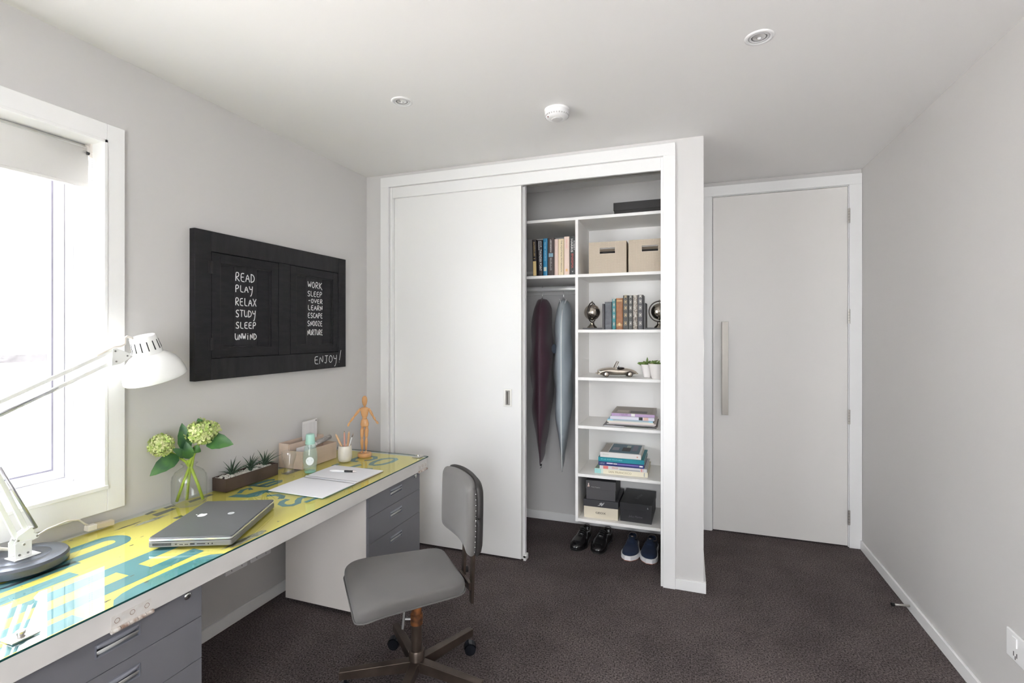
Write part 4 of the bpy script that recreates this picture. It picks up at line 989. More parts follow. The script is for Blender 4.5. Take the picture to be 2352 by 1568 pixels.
# ------------------------------------------------------------------ bottle, glass, cup, pencils
bt = thing('bottle', 'pale green swing style glass bottle with a round white label', 'bottle', (-1.774, 1.988, DESK))
M_gg = glass_mat('green glass', (.955, .99, .978), ior=1.45, body=(.72, .92, .84), body_amt=.08)
pr = [(.001, .004), (.022, .001), (.029, .006), (.0295, .010), (.033, .050), (.0345, .075), (.033, .100), (.028, .130), (.0215, .150), (.0205, .158)]
mb = MB(); mb.lathe(pr, 40, caps=False); mb.lathe([(r - .002, z + (.006 if z < .02 else 0)) for r, z in pr[1:]][::-1], 40, caps=False); obj('bottle_body', mb, M_gg, bt, smooth=True)
mb = MB(); mb.lathe([(.001, .006), (.025, .006), (.026, .012), (.001, .014)], 32, caps=False); obj('thick_base', mb, glass_mat('green glass deep', (.50, .85, .72), body=(.35, .78, .64), body_amt=.45), bt, smooth=True)
mb = MB(); mb.lathe([(.0222, .146), (.0235, .150), (.0215, .170), (.0205, .190), (.019, .195), (.0005, .195)], 32, caps=False); obj('cap', mb, mat('mint plastic', (.42, .70, .60), .35), bt, autosmooth=40)
mb = MB(); c = Vector((0, 0, .068)); view = Vector((.62, -.78, 0)).normalized(); side = Vector((.78, .62, 0))
n = 28; rows = []
c0 = mb.bm.verts.new(c + view * .0352); vv = []
for k in range(n):
    a = 2 * PI * k / n; off = side * (.0185 * math.cos(a)); h = .0205 * math.sin(a); dd = math.sqrt(max(0, .0352 ** 2 - (.0185 * math.cos(a)) ** 2)); vv.append(mb.bm.verts.new(c + view * dd + off + Vector((0, 0, h))))
for k in range(n): mb.face([c0, vv[k], vv[(k + 1) % n]])
obj('paper_label', mb, mat('label paper', (.80, .84, .83), .6), bt)
gl = thing('tumbler', 'small clear tulip shaped drinking glass beside the green bottle', 'glass', (-1.850, 1.927, DESK))
pr = [(.001, .003), (.020, .001), (.026, .004), (.0255, .012), (.021, .030), (.0225, .050), (.031, .078), (.0345, .095), (.0335, .112), (.0325, .116)]
mb = MB(); mb.lathe(pr, 40, caps=False); mb.lathe([(r - .0018, z + (.008 if z < .013 else 0)) for r, z in pr[1:]][::-1], 40, caps=False); obj('glass_body', mb, glass_mat('tumbler glass', (.985, .99, .99), ior=1.5), gl, smooth=True)
mb = MB(); mb.tube([(.0322 * math.cos(a), .0322 * math.sin(a), .116) for a in [2 * PI * k / 28 for k in range(28)]], .0010, 6, closed=True); obj('rim', mb, glass_mat('tumbler glass'), gl, smooth=True)
cu = thing('pencil_cup', 'cream ceramic pencil cup', 'cup', (-1.757, 2.232, DESK))
mb = MB(); mb.lathe([(.0005, .001), (.024, .0005), (.031, .004), (.0355, .018), (.0372, .035), (.0365, .058), (.034, .084), (.0330, .088), (.0315, .087), (.032, .060), (.033, .030), (.0005, .010)], 48, caps=False)
obj('cup_body', mb, mat('cream ceramic', (.74, .70, .63), .35, var=.04, vscale=30, coat=.2), cu, smooth=True)
def pencil(label, b, tp, r_, m, tipm, woodtip=True):
    b = Vector(b) + Vector((-1.757, 2.232, DESK + .014)); tp = Vector(tp) + Vector((-1.757, 2.232, DESK)); d = (tp - b).normalized()
    t = thing('pencil', label, 'pencil', tuple(b), group='pencils in the cup')
    z = d; x = z.orthogonal().normalized(); y = z.cross(x); M = Matrix((x, y, z)).transposed().to_4x4(); Lg = (tp - b).length
    mb = MB(); mb.lathe([(r_, 0), (r_, Lg - .012)], 6, M=M); obj('shaft', mb, m, t)
    mb = MB(); mb.lathe([(r_ * .95, Lg - .012), (.0011, Lg - .001)], 10, M=M); obj('sharpened_end', mb, mat('cut wood', (.66, .47, .32), .7), t)
    mb = MB(); mb.lathe([(.0022, Lg - .0045), (.0004, Lg + .001)], 8, M=M); obj('lead_tip', mb, tipm, t)
    return t
M_or = mat('natural wood pencil', (.62, .36, .20), .5); M_pk = mat('salmon pencil', (.72, .38, .30), .45)
pencil('thick tan pencil leaning left out of the cup', (.014, .006, 0), (-.050, -.016, .150), .0058, mat('tan pencil', (.66, .43, .25), .5), M_dark)
pencil('salmon pink pencil standing in the cup', (-.004, .004, 0), (-.001, -.004, .166), .0042, M_pk, M_dark)
pencil('orange brown pencil leaning right in the cup', (.002, .012, 0), (.021, .008, .166), .0055, M_or, M_dark)
br = thing('paint_brush', 'thin white handled brush leaning right out of the cup', 'brush', (-1.757, 2.232, DESK + .014))
mb = MB(); mb.tube([(.002, .0, 0), (.030, .010, .098), (.036, .0125, .118)], [.0035, .003, .0024], 8); obj('handle', mb, M_trim, br, smooth=True)
mb = MB(); mb.tube([(.036, .0125, .118), (.040, .014, .130)], [.0026, .0026], 8); obj('ferrule', mb, mat('dark metal', (.2, .18, .16), .4, .8), br)
mb = MB(); mb.tube([(.040, .014, .130), (.043, .015, .142)], [.0024, .0006], 8); obj('bristles', mb, mat('bristle', (.35, .25, .18), .9), br)

# ------------------------------------------------------------------ wooden artist figure
mn = thing('artist_mannequin', 'jointed wooden artist figure on a round base with arms held out', 'figurine', (-1.725, 2.362, DESK), R(19))
M_wd = mat('beech wood', (.66, .36, .155), .4, var=.08, vscale=8, stretch=(4, 4, .6), coat=.2)
mb = MB(); mb.lathe([(.037, 0), (.0385, .003), (.0385, .017), (.036, .020), (.0005, .020)], 40); obj('base', mb, M_wd, mn, autosmooth=40)
mb = MB(); mb.cyl((.004, .014, .02), (.004, .012, .155), .0014, n=8); obj('support_rod', mb, M_chrome, mn)
def part(name, pts, rs, flat=None, n=16):
    mb = MB(); mb.tube(pts, rs, n)
    o = obj(name, mb, M_wd, mn, smooth=True)
    if flat: pass
    return o
mb = MB(); mb.lathe([(.004, -.029), (.0095, -.024), (.0145, -.006), (.0152, .006), (.0125, .020), (.006, .0275), (.0005, .029)], 24, c=(0, 0, .314)); obj('head', mb, M_wd, mn, smooth=True)
mb = MB(); mb.cyl((0, 0, .276), (0, 0, .288), .0055, n=14); obj('neck', mb, M_wd, mn, smooth=True)
def ell(name, prof, sx=1, sy=.65, c=(0, 0, 0)):
    mb = MB(); mb.lathe(prof, 24, M=Matrix.Translation(c) @ Matrix.Diagonal((sx, sy, 1, 1))); return obj(name, mb, M_wd, mn, smooth=False, autosmooth=35)
ell('chest', [(.014, .222), (.019, .236), (.0245, .262), (.0240, .270), (.017, .277), (.006, .279)])
mb = MB(); mb.sphere((0, 0, .215), .0135, 16, 10, (1, .75, .8)); obj('waist', mb, M_wd, mn, smooth=True)
ell('hips', [(.012, .166), (.022, .172), (.0235, .186), (.019, .205), (.015, .211)])
for s_ in (-1, 1):
    sh_ = (s_ * .026, 0, .266)
    if s_ < 0: el = (-.058, -.004, .225); wr = (-.083, -.008, .192); hn = (-.093, -.008, .170)
    else: el = (.047, .004, .225); wr = (.062, .006, .200); hn = (.076, .006, .183)
    mb = MB(); mb.sphere(sh_, .0068, 12, 8); obj('joint', mb, M_wd, mn, smooth=True)
    lerp = lambda a, b, t: tuple(a[i] + (b[i] - a[i]) * t for i in range(3))
    part('upper_arm', [lerp(sh_, el, .08), lerp(sh_, el, .3), lerp(sh_, el, .75), lerp(sh_, el, .95)], [.0055, .0078, .0068, .0048])
    mb = MB(); mb.sphere(el, .0052, 12, 8); obj('joint', mb, M_wd, mn, smooth=True)
    part('forearm', [lerp(el, wr, .08), lerp(el, wr, .35), lerp(el, wr, .95)], [.0050, .0068, .0042])
    part('hand', [lerp(wr, hn, .0), lerp(wr, hn, .25), lerp(wr, hn, .75), lerp(wr, hn, 1.0)], [.0030, .0062, .0060, .0025])
    hp = (s_ * .0125, 0, .164); kn = (s_ * .0125 - .002, -.003, .104); an = (s_ * .011 - .003, 0, .034)
    mb = MB(); mb.sphere(hp, .0078, 12, 8); obj('joint', mb, M_wd, mn, smooth=True)
    part('thigh', [lerp(hp, kn, .05), lerp(hp, kn, .3), lerp(hp, kn, .8), lerp(hp, kn, .96)], [.0085, .0112, .0092, .0062])
    mb = MB(); mb.sphere(kn, .0068, 12, 8); obj('joint', mb, M_wd, mn, smooth=True)
    part('shin', [lerp(kn, an, .04), lerp(kn, an, .3), lerp(kn, an, .97)], [.0062, .0095, .0048])
    mb = MB(); mb.sphere((an[0], an[1] - .006, .0265), .0095, 14, 8, (.75, 1.7, .68)); obj('foot', mb, M_wd, mn, smooth=True)

# ------------------------------------------------------------------ swivel chair
HX, HY = -.985, 1.675
ch = thing('office_chair', 'swivel office chair with grey fabric seat and back on a brown metal five-star base', 'chair', (HX, HY, 0))
M_fab = mat('grey chair fabric', (.118, .112, .107), .85, bump=.25, bscale=700, var=.08, vscale=5, sheen=.15)
M_brn = mat('brown metal', (.095, .072, .058), .34, .65, var=.2, vscale=12)
M_cas = mat('caster black', (.012, .014, .02), .22, spec=.6)
mb = MB(); mb.lathe([(.030, .072), (.030, .145), (.028, .148), (.0225, .148)], 32); obj('hub', mb, M_brn, ch, autosmooth=40)
for k, ang in enumerate((211, 139, 67, -5, -77)):
    a = R(ang); d = Vector((math.cos(a), math.sin(a), 0)); s = Vector((-d.y, d.x, 0)); Lg = .285
    p = []
    for (r_, w, z0_, z1_) in ((.024, .017, .068, .110), (Lg, .014, .072, .102)):
        for sg in (-1, 1):
            for z in (z0_, z1_): p.append(d * r_ + s * (w * sg) + Vector((0, 0, z)))
    mb = MB(); mb.hexa([p[0], p[4], p[6], p[2], p[1], p[5], p[7], p[3]])
    lg = obj('base_leg', mb, M_brn, ch, bevel=.002)
    c = d * (Lg - .022); ca = R(ang + (55 if k % 2 else -40)); cdx = Vector((math.cos(ca), math.sin(ca), 0)); cs = Vector((-cdx.y, cdx.x, 0))
    mb = MB(); mb.cyl(c + Vector((0, 0, .048)), c + Vector((0, 0, .074)), .0055, n=10)
    w = c + cdx * .012 + Vector((0, 0, .0245))
    for sg in (-1, 1): mb.cyl(w + cs * sg * .004, w + cs * sg * .017, .0245, .0225, n=24)
    rows = []
    for q in range(9):
        b = R(-10 + 200 * q / 8); rows.append([w + cs * yy + cdx * (.027 * math.cos(b)) + Vector((0, 0, .027 * math.sin(b))) for yy in (-.016, .016)])
    mb.grid(rows)
    obj('caster', mb, M_cas, lg, smooth=False, autosmooth=35, label='black twin wheel caster')
mb = MB(); mb.cyl((0, 0, .12), (0, 0, .255), .0205, n=28); obj('column', mb, M_brn, ch, autosmooth=40)
mb = MB(); mb.lathe([(.0235, .245), (.0235, .283), (.0205, .285), (.0205, .246)], 28); mb.cyl((0, 0, .28), (0, 0, .335), .019, n=24); obj('rusty_collar', mb, mat('rusty copper', (.42, .155, .05), .45, .5, var_col=(.10, .05, .03), vscale=28), ch, autosmooth=40, label='rust orange clamp collar')
vdir = Vector((-.94, -.33, 0))
mb = MB(); mb.cyl(vdir * .02 + Vector((0, 0, .262)), vdir * .045 + Vector((0, 0, .262)), .006, n=10); mb.bar(vdir * .046 + Vector((.0, -.0, .30)), vdir * .048 + Vector((-.004, -.004, .225)), .009, .014, up=(0.3, -.9, 0)); obj('height_clamp', mb, mat('dull steel', (.38, .38, .37), .4, .8), ch, bevel=.002)
# seat: facing the desk side and the camera; local x = forward
fa = R(224); fx = Vector((math.cos(fa), math.sin(fa), 0)); fy = Vector((-fx.y, fx.x, 0))
SC = Vector((-.062, .008, 0))
def SP(f, s, z): return SC + fx * f + fy * s + Vector((0, 0, z))
out = [(.205, -.165), (.195, -.200), (-.110, -.190), (-.168, -.165), (-.200, -.135), (-.200, .135), (-.168, .165), (-.110, .190), (.195, .200), (.205, .165)]
def seat_ring(sc, z, dz=0): return [SP(f * sc, s * sc, z) for f, s in out]
mb = MB(); zt_ = .432
nr = [(0.02, .434), (.35, .435), (.65, .434), (.86, .431), (.955, .4275), (.99, .422), (1.003, .415), (1.006, .392), (.992, .379), (.90, .374), (.5, .374), (.02, .374)]
SEATP = []
def _seatp():
    cs = [((.160, .162), .045), ((-.150, .125), .055), ((-.150, -.125), .055), ((.160, -.162), .045)]; raw = []
    for i, ((cf, c_s), r_) in enumerate(cs):
        a0 = (0, 90, 180, 270)[i]
        for q in range(9): a = R(a0 + 90 * q / 8); raw.append((cf + r_ * math.cos(a), c_s + r_ * math.sin(a)))
    raw.append(raw[0]); seg = [math.dist(raw[i], raw[i + 1]) for i in range(len(raw) - 1)]; tot = sum(seg); n = 96
    for k in range(n):
        d = tot * k / n; i = 0
        while d > seg[i]: d -= seg[i]; i += 1
        t = d / seg[i]; SEATP.append((raw[i][0] + (raw[i + 1][0] - raw[i][0]) * t, raw[i][1] + (raw[i + 1][1] - raw[i][1]) * t))
_seatp()
def outline(sc, z, n=96):
    P_ = []
    for k in range(n):
        f, s = SEATP[k]
        sag = -.014 * max(0, (f * sc - .10) / .105) ** 2
        P_.append(SP(f * sc, s * sc, z + sag))
    return P_
rows = [outline(s_, z_) for s_, z_ in nr]
mb.grid(rows, closed_v=True); mb.face([v for v in mb.bm.verts][:96]); 
st = obj('seat', mb, M_fab, ch, smooth=True, sub=1)
mb = MB()
mb.tube([q + (q - SP(0, 0, .388)).normalized() * .0015 for q in outline(1.004, .386)], .0028, 6, closed=True); obj('piping', mb, M_fab, st, smooth=True)
mb = MB(); mb.box(-.085, .085, -.07, .07, .350, .374, M=Matrix.Rotation(fa, 4, 'Z') @ Matrix.Translation((0, 0, 0))); mb.box(-.19, -.05, -.035, .035, .345, .372, M=Matrix.Rotation(fa, 4, 'Z')); mb.cyl((0, 0, .325), (0, 0, .352), .034, n=20)
obj('seat_mechanism', mb, M_brn, ch, bevel=.002)
mb = MB(); q = SP(-.12, -.06, .352); mb.sphere(q, .024, 14, 8, (1, 1, .55)); q2 = SP(-.155, -.10, .345); mb.cyl(q2 + Vector((0, 0, .03)), q2 + Vector((.006, 0, -.006)), .003, n=8); mb.sphere(q2 + Vector((.006, 0, -.010)), .006, 8, 6); obj('adjuster_knob', mb, mat('dark brown plastic', (.05, .03, .025), .4), ch, smooth=True)
mb = MB(); q3 = SP(.17, .12, .366); mb.sphere(q3, .010, 10, 6, (1, 1, .6)); q3 = SP(.17, -.14, .366)
obj('glide', mb, M_steel, ch, smooth=True)
# uprights
BC = Vector((.128, .172, 0))            # foot of the back, behind the seat
def BP(s, z, t): return BC + fy * s + fx * t + Vector((0, 0, z))
for sg in (-1, 1):
    mb = MB(); rr_ = [BP(sg * .052, .285, -.006), BP(sg * .052, .60, -.018)]
    mb.bar(rr_[0], rr_[1], .024, .012, up=fx); obj('upright', mb, M_brn, ch, bevel=.0015)
mb = MB(); mb.bar(BP(0, .352, .01), SP(-.05, 0, .352) , .075, .008, up=(0, 0, 1)); mb.bar(BP(-.06, .352, .002), BP(.06, .352, .002), .012, .03, up=(0, 0, 1)); obj('back_bracket', mb, M_brn, ch, bevel=.001)
mb = MB(); q = BP(-.070, .362, -.012); mb.cyl(q, q + fx * -.02, .013, n=14); obj('back_knob', mb, M_black, ch)
# backrest cushion: gently curved towards the sitter
mb = MB(); W2, zA, zB = .186, .512, .792
rows = []
n, m_ = 26, 18
def bk(u, v, side):   # u across -1..1, v up 0..1, side 1 front 0 back
    s = u * W2 * (1 - .07 * (abs(v - .5) * 2) ** 4); z = zA + (zB - zA) * v
    z += -.012 * (abs(u) ** 4) * (1 if v > .5 else -1)
    edge_ = max(abs(u), abs(2 * v - 1)); th = .022 * (1 - edge_ ** 9) ** .5 + .008
    t = .030 * u * u + .006
    return BP(s, z, t + (th if side else -th * .8) - .02 * (z - zA))
F_ = [[bk(-1 + 2 * i / n, j / m_, 1) for i in range(n + 1)] for j in range(m_ + 1)]; B_ = [[bk(-1 + 2 * i / n, j / m_, 0) for i in range(n + 1)] for j in range(m_ + 1)]
VF = mb.grid(F_); VB = mb.grid(B_)
for i in range(n): mb.face([VF[0][i], VF[0][i + 1], VB[0][i + 1], VB[0][i]]); mb.face([VF[m_][i], VF[m_][i + 1], VB[m_][i + 1], VB[m_][i]])
for j in range(m_): mb.face([VF[j][0], VF[j + 1][0], VB[j + 1][0], VB[j][0]]); mb.face([VF[j][n], VF[j + 1][n], VB[j + 1][n], VB[j][n]])
bkr = obj('backrest', mb, M_fab, ch, smooth=True, sub=1)
mb = MB()
Bp = [[bk(-1 + 2 * i / n, j / m_, 0) - fx * .0035 for i in range(n + 1)] for j in range(m_ + 1)]
pan = []
for j in range(m_ + 1): pan.append([Bp[j][i] * .0 + (BP(0, (zA + zB) / 2, 0) + (Bp[j][i] - BP(0, (zA + zB) / 2, 0)) * .965 - fx * .001) for i in range(n + 1)])
mb.grid(pan); bp_ = obj('back_panel', mb, mat('dark chair vinyl', (.035, .032, .031), .5), ch, smooth=True, label='dark vinyl back panel'); _s = bp_.modifiers.new('s', 'SOLIDIFY'); _s.thickness = .015; _s.offset = -1 if False else 1
mb = MB()
for j in range(1, 14): mb.sphere(bk(-1.0, j / 14, 0) - fy * .002 - fx * .001, .0024, 8, 6)
for j in range(1, 14): mb.sphere(bk(1.0, j / 14, 0) + fy * .002 - fx * .001, .0024, 8, 6)
obj('studs', mb, M_chrome, bkr, smooth=True)

# ------------------------------------------------------------------ shelving in the wardrobe
SH = [2.072, 1.722, 1.384, 1.094, .800, .506, .233]     # top faces
YF, YBK = 2.98, 3.345
wr = thing('wardrobe_shelving', 'white built-in shelving with a hanging rail inside the wardrobe', 'shelving', (-.33, 3.17, .2))
for x in (-.648, -.040):
    mb = MB(); mb.box(x, x + .018, YF, YBK if x < -.1 else YBK, .213, 2.054 if x < -.1 else 2.054); obj('side_panel', mb, M_shelf, wr, world=True, bevel=.0008)
mb = MB(); mb.box(-.630, -.040, YBK - .008, YBK, .213, 2.054); obj('back_panel', mb, M_shelf, wr, world=True)
mb = MB(); mb.box(XL + .001, -.022, YF, YC - .001, SH[0] - .018, SH[0]); obj('shelf', mb, M_shelf, wr, world=True, bevel=.0008, label='full width top shelf')
for z in SH[1:]:
    mb = MB(); mb.box(-.630, -.040, YF + .001, YBK - .008, z - .018, z); obj('shelf', mb, M_shelf, wr, world=True, bevel=.0008)
mb = MB(); mb.box(XL + .001, -.648, YF + .001, YC - .001, SH[1] - .018, SH[1]); obj('shelf', mb, M_shelf, wr, world=True, bevel=.0008)
mb = MB(); mb.box(XL + .001, -.648, YC - .019, YC - .001, 1.795, 1.815); mb.box(XL + .001, -.648, YC - .019, YC - .001, 1.64, 1.70); obj('wall_batten', mb, M_shelf, wr, world=True)
mb = MB(); rows = []
for x in (XL + .002, -.649):
    rows.append([Vector((x, 3.25 + .0075 * math.cos(a), 1.661 + .0165 * math.sin(a) + (0))) for a in [2 * PI * k / 20 for k in range(20)]])
mb.grid(rows, closed_v=True); rail = obj('hanging_rail', mb, mat('bright rail', (.80, .80, .80), .28, .55), wr, world=True, smooth=True, label='chrome oval hanging rail')

# upright books
M_pg = mat('book pages', (.72, .66, .54), .85)
def upright_book(label, x0, x1, ht, z, m, y=3.0, depth=.155, group=None, hard=True, cat='book'):
    w = x1 - x0 - .0006
    t = thing('book', label, cat, ((x0 + x1) / 2, y, z), group=group)
    mb = MB(); h = w / 2; c = .0022
    mb.box(-h, -h + c, .003, depth, 0, ht); mb.box(h - c, h, .003, depth, 0, ht)
    rows = []
    for zz in (0, ht):
        rows.append([Vector((-h, .004, zz)), Vector((-h * .8, .001, zz)), Vector((-h * .3, -.0005, zz)), Vector((h * .3, -.0005, zz)), Vector((h * .8, .001, zz)), Vector((h, .004, zz)), Vector((h - c, .0075, zz)), Vector((0, .004, zz)), Vector((-h + c, .0075, zz))])
    V = mb.grid(rows, closed_v=True); mb.face(V[0]); mb.face(V[1][::-1])
    obj('cover', mb, m, t)
    mb = MB(); mb.box(-h + c, h - c, .005, depth - .004, .003, ht - .003); obj('page_block', mb, M_pg, t)
    return t
SPN = lambda s: frame_M((0, -.0012, s), (0, 0, -1), (1, 0, 0))
def spine_text(t, s, zc, w, h, m, xo=0):
    M = frame_M((xo, -.0012, zc), (0, 0, -1), (1, 0, 0)); return text_part(s, w, h, M, m, t, world=False)
def marks(t, zc, w, h, m, xo=0, seed=1, M=None):
    """lettering too small to read in the photograph: a line of uneven strokes"""
    rr = random.Random(seed); M = M or frame_M((xo, -.0012, zc), (0, 0, -1), (1, 0, 0)); mb = MB(); x = -w / 2
    while x < w / 2 - h * .4:
        lw = h * rr.uniform(.35, .6)
        if rr.random() < .14: x += lw; continue
        for k in range(2):
            xx = x + lw * .5 * k; mb.box(xx, xx + lw * .22, -h / 2, h / 2 * rr.choice((1, 1, .3)), 0, .0003, M=M)
        mb.box(x, x + lw * .7, h * rr.uniform(-.4, .35), h * .45, 0, .0003, M=M) if rr.random() < .4 else mb.box(x, x + lw * .7, -h * .06, h * .08, 0, .0003, M=M)
        x += lw * 1.25
    return obj('lettering', mb, m, t)
def spine_band(t, hw, za, zb, m, name='spine_band', ye=-.0010):
    mb = MB(); mb.box(-hw, hw, ye, ye + .0006, za, zb); return obj(name, mb, m, t)
M_gold = mat('gold foil', (.72, .55, .26), .4, .4); M_wt = mat('print white', (.80, .79, .77), .6); M_blk = mat('print black', (.03, .03, .03), .6); M_red = mat('print red', (.62, .09, .07), .6)
g1 = 'novels on the upper left shelf'
z = SH[1]
bkc = {k: mat('cover ' + k, v, .45) for k, v in dict(black1=(.028, .02, .02), black2=(.022, .02, .025), blue=(.012, .20, .38), brown=(.04, .025, .022), pink=(.72, .56, .50), cream=(.74, .62, .42), rose=(.76, .60, .52), charcoal=(.045, .048, .05)).items()}
b = upright_book('black novel with gold spine lettering, leftmost on the upper shelf', -.925, -.897, .232, z, bkc['black1'], group=g1); b.rotation_euler = (0, R(-1.6), 0)
marks(b, .160, .115, .010, M_gold, seed=3); spine_band(b, .010, .004, .095, M_gold, 'gold_panel')
b = upright_book('black novel with large white lettering on the spine', -.893, -.860, .228, z, bkc['black2'], group=g1); b.rotation_euler = (0, R(-.8), 0)
spine_text(b, 'THUNDER POINT', .100, .135, .015, M_wt, .003); spine_text(b, 'JACK', .200, .04, .010, M_wt, .007); spine_text(b, 'HIGGINS', .192, .055, .010, M_wt, -.005)
b = upright_book('bright blue novel on the upper shelf', -.858, -.830, .235, z, bkc['blue'], group=g1)
marks(b, .150, .12, .009, mat('print pale blue', (.35, .62, .75), .5)); spine_band(b, .009, .030, .055, mat('print sand', (.55, .60, .50), .5), 'emblem')
b = upright_book('dark brown novel with a blue patch in the middle of its spine', -.828, -.786, .236, z, bkc['brown'], group=g1)
marks(b, .185, .082, .010, M_wt, seed=5); spine_band(b, .014, .117, .140, mat('print steel blue', (.20, .36, .46), .5), 'blue_patch'); marks(b, .068, .085, .012, mat('print grey', (.45, .45, .45), .5), seed=6)
b = upright_book('slim pale pink novel on the upper shelf', -.784, -.761, .226, z, bkc['pink'], group=g1)
marks(b, .15, .06, .007, mat('print peach', (.80, .66, .60), .5))
b = upright_book('cream novel with thin black lettering down the spine', -.760, -.725, .226, z, bkc['cream'], group=g1)
spine_text(b, 'THE AQUITAINE PROGRESSION', .118, .195, .010, M_blk, .003)
b = upright_book('tall pale rose novel second from the right end of the upper shelf', -.723, -.689, .238, z, bkc['rose'], group=g1)
marks(b, .19, .06, .012, mat('print coral', (.80, .45, .40), .5)); spine_band(b, .006, .022, .038, mat('print orange', (.75, .45, .20), .5), 'emblem')
b = upright_book('tall charcoal novel with white and red spine lettering, rightmost on the upper left shelf', -.687, -.651, .240, z, bkc['charcoal'], group=g1)
spine_text(b, 'HARRIS', .180, .082, .013, M_wt, -.004); spine_text(b, 'ROBERT', .180, .058, .006, M_wt, .010); spine_text(b, 'ENIGMA', .085, .090, .013, M_red, -.001); spine_text(b, '>', .020, .008, .009, M_wt)

# lidded black box on the top shelf
bx = thing('storage_box', 'flat black lidded box on the top wardrobe shelf', 'box', (-.245, 3.03, SH[0]), R(-1))
M_bx = mat('black box card', (.022, .020, .020), .6)
mb = MB(); mb.box(-.175, .185, .0, .30, 0, .050); obj('box_body', mb, M_bx, bx, bevel=.001)
mb = MB(); mb.box(-.179, .189, -.004, .304, .030, .078); obj('lid', mb, M_bx, bx, bevel=.002)

# woven storage baskets with cut handles
M_bk = bpy.data.materials.new('woven beige'); M_bk.use_nodes = True
def _wov():
    nt = M_bk.node_tree; b_ = nt.nodes['Principled BSDF']; b_.inputs['Roughness'].default_value = .7
    tc = nt.nodes.new('ShaderNodeTexCoord'); mp = nt.nodes.new('ShaderNodeMapping'); mp.inputs['Scale'].default_value = (1, 1, 1); nt.links.new(tc.outputs['Object'], mp.inputs[0])
    w1 = nt.nodes.new('ShaderNodeTexWave'); w1.bands_direction = 'Z'; w1.inputs['Scale'].default_value = 60; w1.inputs['Distortion'].default_value = 2.5; w1.inputs['Detail Scale'].default_value = 3
    w2 = nt.nodes.new('ShaderNodeTexWave'); w2.bands_direction = 'X'; w2.inputs['Scale'].default_value = 35; w2.inputs['Distortion'].default_value = 2
    nt.links.new(mp.outputs[0], w1.inputs[0]); nt.links.new(mp.outputs[0], w2.inputs[0])
    m_ = nt.nodes.new('ShaderNodeMath'); m_.operation = 'MULTIPLY'; nt.links.new(w1.outputs['Fac'], m_.inputs[0]); nt.links.new(w2.outputs['Fac'], m_.inputs[1])
    r_ = nt.nodes.new('ShaderNodeValToRGB'); r_.color_ramp.elements[0].color = (.50, .42, .33, 1); r_.color_ramp.elements[1].color = (.64, .56, .46, 1); nt.links.new(m_.outputs[0], r_.inputs[0]); nt.links.new(r_.outputs[0], b_.inputs['Base Color'])
    bp = nt.nodes.new('ShaderNodeBump'); bp.inputs['Strength'].default_value = .35; bp.inputs['Distance'].default_value = .002; nt.links.new(m_.outputs[0], bp.inputs['Height']); nt.links.new(bp.outputs[0], b_.inputs['Normal'])
_wov()
def basket(label, x0, x1, y, rz):
    W = x1 - x0; Dp = .27; Hh = .190
    t = thing('storage_basket', label, 'basket', ((x0 + x1) / 2, y, SH[1]), rz, group='beige storage baskets')
    h = W / 2; w = .006; hw_ = .046; ha, hb = .119, .154
    mb = MB()
    mb.box(-h, -hw_, 0, w, 0, Hh); mb.box(hw_, h, 0, w, 0, Hh); mb.box(-hw_, hw_, 0, w, 0, ha); mb.box(-hw_, hw_, 0, w, hb, Hh)
    obj('front_panel', mb, M_bk, t)
    mb = MB(); mb.box(-h, -h + w, w, Dp, 0, Hh); mb.box(h - w, h, w, Dp, 0, Hh); mb.box(-h + w, h - w, Dp - w, Dp, 0, Hh); mb.box(-h + w, h - w, w, Dp - w, 0, w)
    obj('basket_body', mb, M_bk, t)
    mb = MB(); rect_frame(mb, 0, .002, -hw_ - .003, hw_ + .003, ha - .003, hb + .003, .003)
    mb.bm.transform(Matrix(((0, 1, 0, 0), (1, 0, 0, -.0016), (0, 0, 1, 0), (0, 0, 0, 1)))); obj('handle_trim', mb, mat('handle trim', (.60, .52, .43), .5), t)
    mb = MB(); mb.box(-h + w + .001, h - w - .001, w + .02, Dp - w - .01, w, .135); obj('dark_inner_block', mb, mat('basket inside', (.018, .015, .014), .8), t)  # dark block filling the basket behind the handle hole
    return t
basket('beige woven storage basket with a cut handle, next to the shelf divider', -.567, -.343, 2.995, 0)
basket('beige woven storage basket with a cut handle, at the right end of the shelf', -.330, -.085, 2.99, 0)

